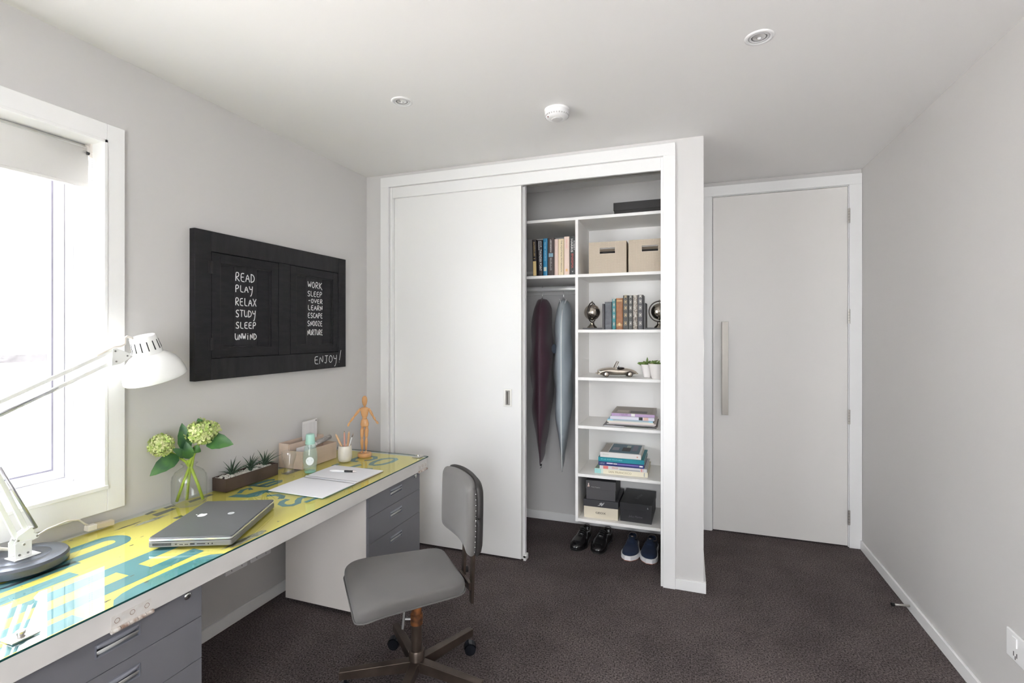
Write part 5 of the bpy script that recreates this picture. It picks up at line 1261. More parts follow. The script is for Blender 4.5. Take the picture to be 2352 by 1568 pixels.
# globes and bookends
M_ant = mat('antique nickel', (.42, .38, .33), .22, 1.0, var=.25, vscale=25)
M_blkm = mat('dark nickel', (.07, .06, .055), .3, .9)
def globe(label, x, y, rz):
    t = thing('globe_bookend', label, 'bookend', (x, y, SH[2]), rz, group='globe bookends')
    mb = MB(); mb.lathe([(.032, .010), (.031, .014), (.020, .026), (.014, .034), (.013, .040), (.015, .044), (.0005, .044)], 32, caps=False); obj('pedestal', mb, M_ant, t, autosmooth=40)
    mb = MB(); mb.sphere((0, 0, .106), .049, 40, 24); obj('sphere', mb, M_ant, t, smooth=True)
    mb = MB()
    for k in range(7):                       # raised continents
        a = rnd.uniform(0, 2 * PI); e_ = rnd.uniform(-.8, .9); c = Vector((math.cos(a) * math.cos(e_), math.sin(a) * math.cos(e_), math.sin(e_)))
        u = c.orthogonal().normalized(); v = c.cross(u); n = 16; rad = [rnd.uniform(.25, .55) for _ in range(n)]
        c0 = mb.bm.verts.new(Vector((0, 0, .106)) + c * .0497); vs = []
        for q in range(n):
            b_ = 2 * PI * q / n; dd = (c + (u * math.cos(b_) + v * math.sin(b_)) * rad[q]).normalized(); vs.append(mb.bm.verts.new(Vector((0, 0, .106)) + dd * .0496))
        for q in range(n): mb.face([c0, vs[q], vs[(q + 1) % n]])
    obj('continents', mb, mat('continent bronze', (.30, .24, .18), .35, .9), t)
    mb = MB(); ax_ = [(.0605 * math.cos(b_), 0, .106 + .0605 * math.sin(b_)) for b_ in [2 * PI * q / 40 for q in range(40)]]
    mb.tube(ax_, .0035, 8, closed=True); obj('meridian_ring', mb, M_blkm, t, smooth=True)
    mb = MB(); mb.cyl((0, 0, .150), (0, 0, .170), .0035, n=10); mb.sphere((0, 0, .171), .005, 10, 6); mb.cyl((0, 0, .044), (0, 0, .060), .004, n=10); obj('axis_pin', mb, M_ant, t, smooth=True)
    return t
M_be = mat('dark grey bookend', (.075, .072, .075), .5)
gL = globe('metal globe bookend seen ring edge on, left of the old books', -.556, 3.045, R(75))
gR = globe('metal globe bookend seen ring face on, at the right edge of the shelf', -.156, 3.045, R(6))
for g_, xa, xb_, xs in ((gL, -.605, -.472, -.485), (gR, -.243, -.085, -.243)):
    mb = MB(); mb.box(xa, xb_, 2.992, 3.10, SH[2], SH[2] + .010); mb.box(xs, xs + .012, 2.992, 3.10, SH[2] + .010, SH[2] + .155); obj('bookend_plate', mb, M_be, g_, world=True, bevel=.001)
def old_book(label, x0, x1, ht, m, foil, style, y=2.998):
    t = upright_book(label, x0, x1, ht, SH[2], m, y=y, depth=.12, group='old books between the globes'); h = (x1 - x0) / 2 - .0012
    mb = MB()
    for zz in ((.06, .30, .55, .72, .90) if style == 'ribs' else (.08, .86)):
        mb.box(-h, h, -.0026, .0, ht * zz - .0016, ht * zz + .0016)
    obj('raised_bands', mb, m, t)
    mb = MB(); zc = [v_ * ht for v_ in ((.18, .42, .63, .81, .96) if style == 'ribs' else (.12, .16, .90, .93))]
    for q in zc:
        if style == 'ribs':
            for w_ in range(3):
                cx = 0; zz = q + (w_ - 1) * .008
                mb.ribbon([(cx + h * .55 * math.cos(b_), .0032 * math.sin(b_)) for b_ in [2 * PI * s / 10 for s in range(10)]], .0011, 0, True, M=frame_M((0, -.00095, zz), (1, 0, 0), (0, 0, 1)))
            mb.box(-h * .2, h * .2, -.0012, -.0006, q - .0016, q + .0016)
        else: mb.box(-h * .9, h * .9, -.0012, -.0006, q - .0008, q + .0008)
    if style == 'crest': mb.ribbon([(.006 * math.cos(b_), .007 * math.sin(b_)) for b_ in [2 * PI * s / 16 for s in range(16)]], .0018, 0, True, M=frame_M((0, -.0010, .032), (1, 0, 0), (0, 0, 1))); mb.box(-.002, .002, -.0013, -.0006, .028, .036)
    obj('gilt_tooling', mb, foil, t)
    return t
M_slv = mat('silver foil', (.55, .53, .48), .45, .5); M_gf = mat('old gold foil', (.50, .40, .22), .45, .5)
def leather(n, c): return mat('leather ' + n, c, .42, bump=.2, bscale=120, var=.2, vscale=40)
old_book('plain slate grey book beside the left bookend', -.471, -.429, .166, leather('slate', (.095, .10, .115)), mat('grey foil', (.18, .19, .21), .4, .4), 'plain')
old_book('slim teal book with silver tooling', -.427, -.405, .184, leather('teal', (.02, .20, .22)), M_slv, 'ribs')
old_book('tan leather book with a gilt crest at the foot of its spine', -.404, -.364, .187, leather('tan', (.30, .115, .035)), M_gold, 'crest')
old_book('black leather book with faded tooling, tallest next to the tan one', -.363, -.332, .203, leather('black', (.045, .045, .042)), M_gf, 'ribs')
old_book('slim black leather book, second of the four tall dark ones', -.331, -.306, .202, leather('black', (.045, .045, .042)), M_slv, 'ribs')
old_book('pale marbled book among the tall dark ones', -.305, -.279, .202, mat('marbled', (.50, .44, .38), .5, var_col=(.09, .07, .06), vscale=110), M_slv, 'ribs')
old_book('dark grey leather book against the right bookend', -.278, -.247, .204, leather('darkgrey', (.06, .058, .065)), M_slv, 'ribs')

# model car (sports roadster, metal); local x = forward (to the left in the photo)
car = thing('model_car', 'small nickel model of an open vintage roadster', 'model car', (-.412, 3.105, SH[3]), R(198))
M_nk = mat('warm nickel', (.66, .59, .51), .33, 1.0, bump=.05, bscale=80)
mb = MB(); secs = [(.120, .016, .018, .030), (.117, .030, .012, .038), (.105, .038, .010, .046), (.085, .042, .010, .052), (.055, .043, .010, .056), (.025, .043, .010, .058), (.005, .043, .010, .056), (-.020, .043, .010, .055), (-.045, .043, .010, .054), (-.075, .042, .011, .050), (-.100, .036, .013, .042), (-.116, .026, .017, .032), (-.120, .012, .020, .028)]
rows = []
for (x, w_, za, zb) in secs:
    ring = []
    for q in range(24):
        b_ = 2 * PI * q / 24; c_, s_ = math.cos(b_), math.sin(b_); e_ = 2.8; r_ = (abs(c_) ** e_ + abs(s_) ** e_) ** (-1 / e_)
        zz = (za + zb) / 2 + s_ * r_ * (zb - za) / 2; yy = c_ * r_ * w_
        for wx in (.072, -.072):                                            # wheel arches
            dd = math.hypot(x - wx, zz - .017)
            if abs(yy) > .030 and dd < .024 and zz < .040: zz = max(zz, .017 + math.sqrt(max(0, .024 ** 2 - (x - wx) ** 2)))
        if -.045 < x < .012 and s_ > .55: zz -= .010                         # cockpit
        ring.append(Vector((x, yy, zz)))
    rows.append(ring)
mb.grid(rows, closed_v=True); mb.face(mb.bm.verts[:24] if False else [v for v in list(mb.bm.verts)[:24]]); mb.face([v for v in list(mb.bm.verts)[-24:]])
obj('car_body', mb, M_nk, car, smooth=True, sub=1)
for wx in (.072, -.072):
    for sg in (-1, 1):
        mb = MB(); mb.cyl((wx, sg * .032, .0165), (wx, sg * .0425, .0165), .0165, n=28); wh = obj('wheel', mb, mat('dark nickel', (.07, .06, .055)), car, autosmooth=40)
        mb = MB(); mb.lathe([(.0125, 0), (.012, .0015), (.008, .0010), (.005, .0025), (.0005, .0028)], 24, M=Matrix.Translation((wx, sg * .0425, .0165)) @ Matrix.Rotation(R(-90 * sg), 4, 'X')); obj('hubcap', mb, M_nk, wh, smooth=True)
mb = MB(); fr = [(.016, -.033, .052), (-.004, -.030, .091), (-.004, .030, .091), (.016, .033, .052)]; mb.tube(fr, .0030, 8); mb.tube([fr[0], fr[3]], .002, 8); obj('windscreen', mb, M_nk, car, smooth=True)
mb = MB()
for sg in (-1, 1): mb.sphere((.112, sg * .029, .034), .0065, 14, 10, (1, 1, 1))
obj('headlamps', mb, M_chrome, car, smooth=True)
mb = MB(); mb.tube([(.108, -.040, .019), (.124, -.026, .018), (.127, 0, .018), (.124, .026, .018), (.108, .040, .019)], .0035, 8); mb.tube([(-.108, -.036, .020), (-.122, -.022, .020), (-.125, 0, .020), (-.122, .022, .020), (-.108, .036, .020)], .0032, 8)
for sg in (-1, 1): mb.sphere((.127, sg * .012, .020), .005, 10, 6)
obj('bumpers', mb, M_nk, car, smooth=True)
mb = MB(); mb.sphere((-.022, 0, .052), .020, 16, 8, (1.2, 1.4, .35)); mb.tube([(-.008 , .012 + .008 * math.cos(b_), .058 + .008 * math.sin(b_)) for b_ in [2 * PI * q / 14 for q in range(14)]], .0012, 6, closed=True); obj('seats', mb, mat('dark nickel', (.07, .06, .055)), car, smooth=True)

# two potted succulents
def pot(label, x, y, r, h, zl, seed):
    rr = random.Random(seed)
    t = thing('potted_succulent', label, 'plant', (x, y, SH[3]), group='white potted succulents')
    mb = MB(); mb.lathe([(.001, .0), (r * .58, .0), (r * .62, .004), (r * .98, h * .96), (r, h), (r * .95, h), (r * .90, h * .90), (.001, h * .88)], 40, caps=False); obj('pot', mb, mat('matt white ceramic', (.82, .79, .77), .6), t, autosmooth=50)
    mb = MB(); mb.lathe([(.001, h * .90), (r * .90, h * .90)], 24, caps=False)
    for k in range(60): mb.sphere((rr.uniform(-.6, .6) * r, rr.uniform(-.6, .6) * r, h * .91), .003, 5, 4)
    obj('soil', mb, mat('pale gravel', (.55, .42, .34), .8, var_col=(.25, .18, .13), vscale=200), t, smooth=True, kind='stuff')
    return t
p1 = pot('white potted succulent standing behind, with leaves reaching left', -.231, 3.118, .040, .078, None, 1)
p2 = pot('larger white potted succulent in front, with pink tipped rosettes', -.168, 3.040, .054, .088, None, 2)
M_s1 = mat('succulent leaf', (.14, .24, .055), .45, var_col=(.24, .33, .10), vscale=40); M_s2 = mat('pink succulent', (.50, .30, .24), .5, var_col=(.30, .34, .16), vscale=50)
def fleshy(t, base, d, L_, w, m):
    base = Vector(base); d = Vector(d).normalized(); u = d.orthogonal().normalized(); v = d.cross(u)
    mb = MB(); rows = []
    for k in range(6):
        q = k / 5; rr_ = w * (math.sin(PI * (q * .85 + .12))) if k < 5 else .0003
        rows.append([base + d * (L_ * q) + (u * math.cos(b_) + v * math.sin(b_) * .45) * rr_ for b_ in [2 * PI * s / 8 for s in range(8)]])
    mb.grid(rows, closed_v=True); return obj('leaf', mb, m, t, smooth=True)
for k in range(13):
    a = k * 2.4; fleshy(p1, (-.004 + .004 * math.cos(a), 0, .072), (math.cos(a) * 1.1 - .35, math.sin(a) * .8 - .2, .35 + .05 * (k % 4)), .040 + .016 * ((k * 7) % 3), .0110, M_s1)
for (cx, cy, m_, n_, L_) in ((-.010, .0, M_s1, 10, .034), (.014, -.012, M_s1, 10, .020), (.034, -.008, M_s2, 12, .019), (-.034, -.015, M_s2, 9, .015)):
    for k in range(n_):
        a = k * 2.4; fleshy(p2, (cx, cy, .080), (math.cos(a), math.sin(a), .35 + .09 * k), L_ * 1.3 * (1 - .02 * k), .0078, m_)

# stacks of books and magazines lying flat
def flat_book(label, cat, x0, x1, y0, y1, z0, z1, m, group, mtop=None, rz=0.0, soft=False):
    cx, cy = (x0 + x1) / 2, (y0 + y1) / 2; W = (x1 - x0) / 2; D_ = (y1 - y0) / 2; Hh = z1 - z0 - .0004
    t = thing('magazine' if soft else 'book', label, cat, (cx, cy, z0), rz, group=group); c = .0012 if soft else .0025
    mb = MB(); mb.box(-W, W, -D_, D_, 0, c); mb.box(-W, W, -D_, -D_ + c, c, Hh - c)
    obj('cover', mb, m, t, bevel=.0004)
    mb = MB(); mb.box(-W, W, -D_, D_, Hh - c, Hh); obj('front_cover', mb, mtop or m, t, bevel=.0004)
    e_ = .0005 if soft else .003
    mb = MB(); mb.box(-W + e_, W - e_, -D_ + c, D_ - e_, c, Hh - c); obj('page_block', mb, M_pg if not soft else mat('magazine pages', (.66, .64, .60), .7), t)
    return t
def ftext(t, s, xc, zc, w, h, D_, m): return text_part(s, w, h, frame_M((xc, -D_ - .0004, zc), (1, 0, 0), (0, 0, 1)), m, t, world=False)
def fmark(t, xc, zc, w, h, D_, m): return marks(t, 0, w, h, m, seed=int(w * 900), M=frame_M((xc, -D_ - .0004, zc), (1, 0, 0), (0, 0, 1)))
def fband(t, xa, xb_, za, zb, D_, m, name='spine_print'):
    mb = MB(); mb.box(xa, xb_, -D_ - .0005, -D_, za, zb); return obj(name, mb, m, t)
def tblock(t, xa, xb_, ya, yb, z, m, name='cover_print'):
    mb = MB(); mb.box(xa, xb_, ya, yb, z - .0001, z + .0004); return obj(name, mb, m, t)
gm = 'magazines stacked on the shelf'; z = SH[4]
cc = lambda n, c: mat('print ' + n, c, .5)
def T(a, b, *k): return a
mags = [
 ('thin glossy grey magazine at the bottom of the magazine stack', -.487, -.175, 3.020, 3.300, .0045, cc('dark photo', (.16, .15, .16)), .8),
 ('dark magazine second from the bottom of the magazine stack', -.470, -.172, 3.035, 3.325, .0050, cc('taupe', (.20, .17, .16)), 1.5),
 ('black and silver magazine third from the bottom of the stack', -.462, -.182, 3.030, 3.315, .0050, cc('grey', (.36, .34, .34)), -.8),
 ('pale pink magazine in the middle of the magazine stack', -.455, -.178, 3.035, 3.320, .0090, cc('blush', (.72, .64, .62)), .6),
 ('cream magazine in the middle of the magazine stack', -.462, -.188, 3.030, 3.31, .0085, cc('cream', (.74, .70, .62)), 0),
 ('pale blue covered magazine under the two thick top ones', -.459, -.192, 3.030, 3.31, .0085, cc('pale blue', (.55, .60, .62)), -.5),
 ('thick white and lilac magazine second from the top of the stack', -.446, -.186, 3.040, 3.33, .0190, cc('lilac white', (.68, .66, .74)), .4),
 ('thick mauve magazine on top of the magazine stack', -.440, -.186, 3.050, 3.34, .0180, cc('mauve', (.46, .33, .52)), .9)]
mt = []
for (lb, xa, xb_, ya, yb, th, m, rz) in mags:
    o_ = flat_book(lb, 'magazine', xa, xb_, ya, min(yb, 3.331), z, z + th, m, gm, rz=R(rz), soft=True, mtop=(cc('photo brown', (.36, .32, .28)) if 'mauve' in lb else None)); z += th; mt.append(o_)
fband(mt[0], -.15, -.03, .0005, .004, .140, cc('pale grey', (.55, .56, .6))); fband(mt[0], -.02, .11, .0005, .004, .140, cc('forest', (.07, .09, .06)))
fband(mt[1], -.10, .12, .001, .004, .145, M_blk); fband(mt[5], -.10, .11, .001, .0075, .140, cc('steel', (.40, .45, .48)))
D6 = .1450; fband(mt[6], .040, .062, .001, .018, D6, M_blk); fband(mt[6], .066, .095, .001, .018, D6, cc('salmon', (.70, .45, .38))); fmark(mt[6], -.05, .009, .05, .008, D6, cc('pale pink', (.75, .62, .70)))
D7 = (3.331 - 3.050) / 2; fband(mt[7], -.010, .012, .001, .017, D7, cc('white', (.75, .74, .72))); fmark(mt[7], -.05, .009, .055, .009, D7, cc('plum', (.20, .12, .24)))
tblock(mt[7], -.115, .11, -.10, .13, .0178, cc('photo dull', (.30, .26, .22))); tblock(mt[7], -.02, .08, -.12, -.04, .0181, cc('photo dark', (.10, .09, .09)), 'cover_picture'); tblock(mt[7], -.10, -.03, -.11, -.02, .0181, cc('photo light', (.50, .44, .38)), 'cover_picture')

gb = 'books stacked on the lower shelf'; z = SH[5]
books2 = [
 ('thick cream travel book at the bottom of the book stack', -.538, -.222, 3.028, 3.300, .030, cc('ivory', (.78, .73, .58)), 0),
 ('white and grey guide book with red print on the spine', -.507, -.228, 3.025, 3.29, .021, cc('white grey', (.66, .66, .66)), .4),
 ('navy blue book with a purple stripe on the spine', -.513, -.243, 3.025, 3.27, .024, cc('navy', (.02, .03, .17)), -.3),
 ('teal book with pale lettering on the spine', -.515, -.243, 3.025, 3.31, .026, cc('teal2', (.01, .26, .32)), .3),
 ('large white book with a blue cover picture on top of the stack', -.505, -.262, 3.032, 3.30, .030, cc('white2', (.76, .74, .72)), .2)]
bb_ = []
for (lb, xa, xb_, ya, yb, th, m, rz) in books2:
    o_ = flat_book(lb, 'book', xa, xb_, ya, yb, z, z + th, m, gb, rz=R(rz)); z += th; bb_.append(o_)
D0 = (3.300 - 3.028) / 2; fband(bb_[0], -.158, -.118, .0008, .0285, D0, cc('aqua', (.32, .62, .60))); fband(bb_[0], -.116, -.106, .0008, .0285, D0, cc('pale green', (.60, .72, .66)))
ftext(bb_[0], 'SAN FRANCISCO', -.005, .015, .135, .012, D0, cc('sepia', (.30, .24, .12))); fband(bb_[0], .135, .139, .004, .026, D0, cc('blue grey', (.3, .36, .42)))
tblock(bb_[0], -.155, -.120, -.13, .13, .0296, cc('sage', (.25, .38, .30)), 'cover_print')
D1 = (3.29 - 3.025) / 2; fband(bb_[1], -.118, -.088, .002, .019, D1, cc('red pink', (.75, .20, .19))); fmark(bb_[1], -.045, .011, .04, .009, D1, cc('red pink', (.75, .2, .19))); fband(bb_[1], .105, .110, .001, .020, D1, cc('red pink', (.75, .2, .19))); fband(bb_[1], .115, .117, .001, .020, D1, cc('red pink', (.75, .2, .19))); fband(bb_[1], -.02, .10, .0015, .008, D1, cc('mid grey', (.38, .38, .39)))
D2 = (3.27 - 3.025) / 2; fband(bb_[2], -.02, .105, .010, .018, D2, cc('violet', (.20, .16, .48))); fband(bb_[2], -.085, -.048, .012, .019, D2, cc('pale lilac', (.75, .68, .82))); fband(bb_[2], -.045, -.022, .012, .018, D2, cc('white', (.75, .74, .72))); fband(bb_[2], .108, .128, .008, .017, D2, cc('white', (.75, .74, .72))); fmark(bb_[2], -.110, .013, .034, .012, D2, cc('slate print', (.32, .40, .50)))
D3 = (3.31 - 3.025) / 2; fmark(bb_[3], -.055, .015, .13, .008, D3, cc('cyan print', (.22, .62, .68)))
D4 = (3.30 - 3.032) / 2; fmark(bb_[4], -.085, .017, .04, .007, D4, cc('sage print', (.5, .55, .45))); 
mb = MB(); mb.cyl((.100, -D4 - .0006, .014), (.100, -D4, .014), .0045, n=16); obj('publisher_mark', mb, cc('rust mark', (.62, .32, .26)), bb_[4])
tblock(bb_[4], -.072, .108, -.120, .120, .0296, cc('harbour blue', (.10, .19, .24))); tblock(bb_[4], -.118, -.078, -.12, .12, .0296, cc('stone', (.45, .41, .36)))
tblock(bb_[4], .0, .05, -.07, .03, .0300, cc('hull dark', (.04, .035, .035)), 'cover_picture'); tblock(bb_[4], .02, .045, .03, .09, .0300, cc('sail', (.40, .48, .44)), 'cover_picture'); tblock(bb_[4], -.06, -.02, -.06, .02, .0300, cc('lilac photo', (.30, .30, .36)), 'cover_picture'); tblock(bb_[4], .06, .09, -.05, .1, .0300, cc('violet photo', (.20, .19, .26)), 'cover_picture')

# shoe boxes
def shoebox(label, x0, x1, y, z, Hh, Dp, lidh, mbody, mlid, rz=0):
    W = (x1 - x0) / 2; t = thing('shoe_box', label, 'box', ((x0 + x1) / 2, y, z), rz, group='shoe boxes')
    mb = MB(); mb.box(-W + .003, W - .003, .003, Dp - .003, 0, Hh - .004); obj('box_body', mb, mbody, t, bevel=.0008)
    mb = MB(); mb.box(-W, W, 0, Dp, Hh - lidh, Hh); obj('lid', mb, mlid, t, bevel=.0012); return t
M_sb1 = mat('charcoal card', (.075, .073, .078), .6); M_sb2 = mat('graphite card', (.045, .045, .050), .55); M_sb3 = mat('cream card', (.68, .62, .50), .6); M_sb4 = mat('black card', (.020, .020, .023), .45)
FT = lambda x, z: frame_M((x, -.0006, z), (1, 0, 0), (0, 0, 1))
s1 = shoebox('cream shoe box with a dark lid on the bottom shelf', -.604, -.392, 3.012, SH[6], .112, .285, .042, M_sb3, M_sb2)
text_part('GEOX', .062, .0125, FT(0, .036), M_blk, s1, world=False)
mb = MB(); mb.prism([(-.020, -.010), (-.004, -.002), (-.008, .004), (.004, .010), (.010, .008), (.006, .000), (.018, .010), (.024, .012), (.014, -.004), (.004, -.012), (.0, -.004), (-.006, -.010)], 0, .0004, M=FT(0, .090)); obj('wing_logo', mb, mat('silver print', (.52, .54, .55), .35, .5), s1)
s2 = shoebox('charcoal shoe box on top of the cream one', -.590, -.408, 3.018, SH[6] + .112, .116, .270, .052, M_sb1, M_sb1, R(.6))
text_part('Hush Puppies', .052, .008, FT(-.030, .076), mat('print grey', (.45, .45, .45)), s2, world=False)
mb = MB(); mb.prism([(-.006, -.010), (.005, -.010), (.007, -.004), (.003, .004), (.004, .011), (.0, .014), (-.003, .009), (-.002, .002), (-.006, -.004)], 0, .0004, M=FT(-.074, .086)); obj('emblem', mb, mat('emblem rust', (.50, .30, .24), .6, var_col=(.75, .72, .70), vscale=120), s2)
s3 = shoebox('black shoe box at the right of the bottom shelf', -.386, -.198, 3.022, SH[6], .112, .290, .040, M_sb4, M_sb4, R(-1.5))
text_part('Julius Marlow', .082, .016, FT(0, .034), mat('print dim silver', (.16, .15, .17), .4, .4), s3, world=False, slant=.2)
text_part('Julius Marlow', .10, .03, frame_M((.005, .14, .1123), (.25, 1, 0), (-1, .25, 0)), mat('print dim silver', (.16, .15, .17)), s3, world=False, slant=.2)
text_part('Julius', .060, .028, frame_M((.0945, .10, .070), (0, 1, 0), (0, 0, 1)), mat('print dim silver', (.16, .15, .17)), s3, world=False, slant=.2)
mb = MB(); mb.prism([(-.003, -.006), (-.001, -.006), (0, -.001), (.001, -.006), (.003, -.006), (.001, .002), (0, .006), (-.001, .002)], 0, .0004, M=FT(.070, .094)); obj('small_mark', mb, mat('silver print', (.52, .54, .55)), s3)

# garment bags
def garment(label, x, y, rz, t_mid, zt_, zb, m, hookm, wid=.25, bottom='point', group='garment bags on the rail'):
    t = thing('garment_bag', label, 'garment bag', (x, y, 0), rz, group=group); rr = random.Random(int(abs(x) * 1000))
    mb = MB(); rows = []; n = 34; k_ = 20
    for i in range(n + 1):
        q = i / n; z = zt_ + (zb - zt_) * q
        if q < .16: w = wid * (.12 + .88 * (q / .16) ** .75)
        else: w = wid * (1 + .02 * math.sin(q * 9))
        if q > .72: w *= 1 - (.35 if bottom != 'point' else .42) * ((q - .72) / .28) ** 1.4
        th = t_mid * (.45 + .55 * math.sin(PI * min(1, .12 + q * .95)) ** .7) * (1 if q > .05 else .6 + .4 * q / .05)
        if q > .64: th *= max(.04 if bottom == 'point' else .30, 1 - (1.0 if bottom == 'point' else .72) * ((q - .64) / .36) ** 1.9)
        ring = []
        for j in range(k_):
            b_ = 2 * PI * j / k_; c_, s_ = math.cos(b_), math.sin(b_)
            wr_ = 1 + .10 * math.sin(q * 23 + 3 * b_) * (abs(c_) > .3) + .05 * math.sin(q * 11 + b_ * 5)
            ring.append(Vector((math.copysign(abs(c_) ** 1.15, c_) * th * .5 * wr_, math.copysign(abs(s_) ** .95, s_) * w, z)))
        rows.append(ring)
    mb.grid(rows, closed_v=True); vs = list(mb.bm.verts); mb.face(vs[:k_]); mb.face(vs[-k_:])
    o = obj('bag', mb, m, t, smooth=True, sub=1)
    hk = MB(); zr = 1.6785
    pts = [(0, 0, zt_ - .02), (0, 0, zt_ + .035), (0, .004, zr - .035), (0, .017, zr - .018)] + [(0, .0165 * math.cos(a), zr - .010 + .0145 * math.sin(a)) for a in [R(v_) for v_ in (0, 30, 60, 90, 120, 150, 178)]]
    hk.tube(pts, .0018, 8); obj('hanger_hook', hk, M_chrome, t, smooth=True)
    return t, rows
M_mar = mat('aubergine nylon', (.055, .018, .032), .55, sheen=.2, bump=.3, bscale=14)
g_, rows = garment('dark aubergine garment bag on the left of the rail', -.934, 3.25, R(10), .148, 1.598, .500, M_mar, None, wid=.215, bottom='blunt')
mb = MB(); ss = [Vector((r_[15].x, r_[15].y - .003, r_[15].z)) for r_ in rows]; mb.tube(ss, .003, 6); obj('front_zip', mb, M_mar, g_, smooth=True)
mb = MB(); mb.sphere((0, -.10, .490), .008, 10, 6); mb.tube([(0, -.1, .49), (.004, -.104, .475), (-.004, -.108, .470)], .0022, 6); obj('cord_lock', mb, M_black, g_, smooth=True)
M_pv = glass_mat('frosted vinyl', (.9, .93, .96), ior=1.35, rough=.35, body=(.47, .53, .58), body_amt=.88)
g2, rows = garment('translucent grey blue garment bag with a white zip on the right of the rail', -.786, 3.25, R(10), .122, 1.588, .470, M_pv, None, wid=.235)
mb = MB(); ss = [Vector((r_[15].x, r_[15].y - .003, r_[15].z)) for r_ in rows[2:]]; mb.tube(ss, .0028, 6); obj('front_zip', mb, mat('zip white', (.78, .80, .80), .5), g2, smooth=True)
mb = MB(); mb.tube([(-.022, -.06, 1.585), (-.004, -.08, 1.535), (.006, -.08, 1.535), (.022, -.06, 1.585)], .003, 6); obj('collar_piping', mb, mat('zip white', (.78, .80, .80)), g2, smooth=True)
mb = MB(); mb.cyl((0, -.01, 1.590), (0, .01, 1.590), .008, n=12); obj('hanger_clip', mb, M_black, g2)
mb = MB()
for q in (0,):
    c = Vector((-.050, -.15, 1.262)); nrm = Vector((-.75, -.65, 0)).normalized(); u = nrm.cross(Vector((0, 0, 1))); 
    rr_ = [c + u * (.026 * math.cos(a)) + Vector((0, 0, .030 * math.sin(a))) for a in [2 * PI * k / 24 for k in range(24)]]
    mb.face([mb.bm.verts.new(p) for p in rr_])
o_ = obj('vent_patch', mb, mat('slate patch', (.075, .095, .13), .6), g2); o_.modifiers.new('s', 'SOLIDIFY').thickness = .003

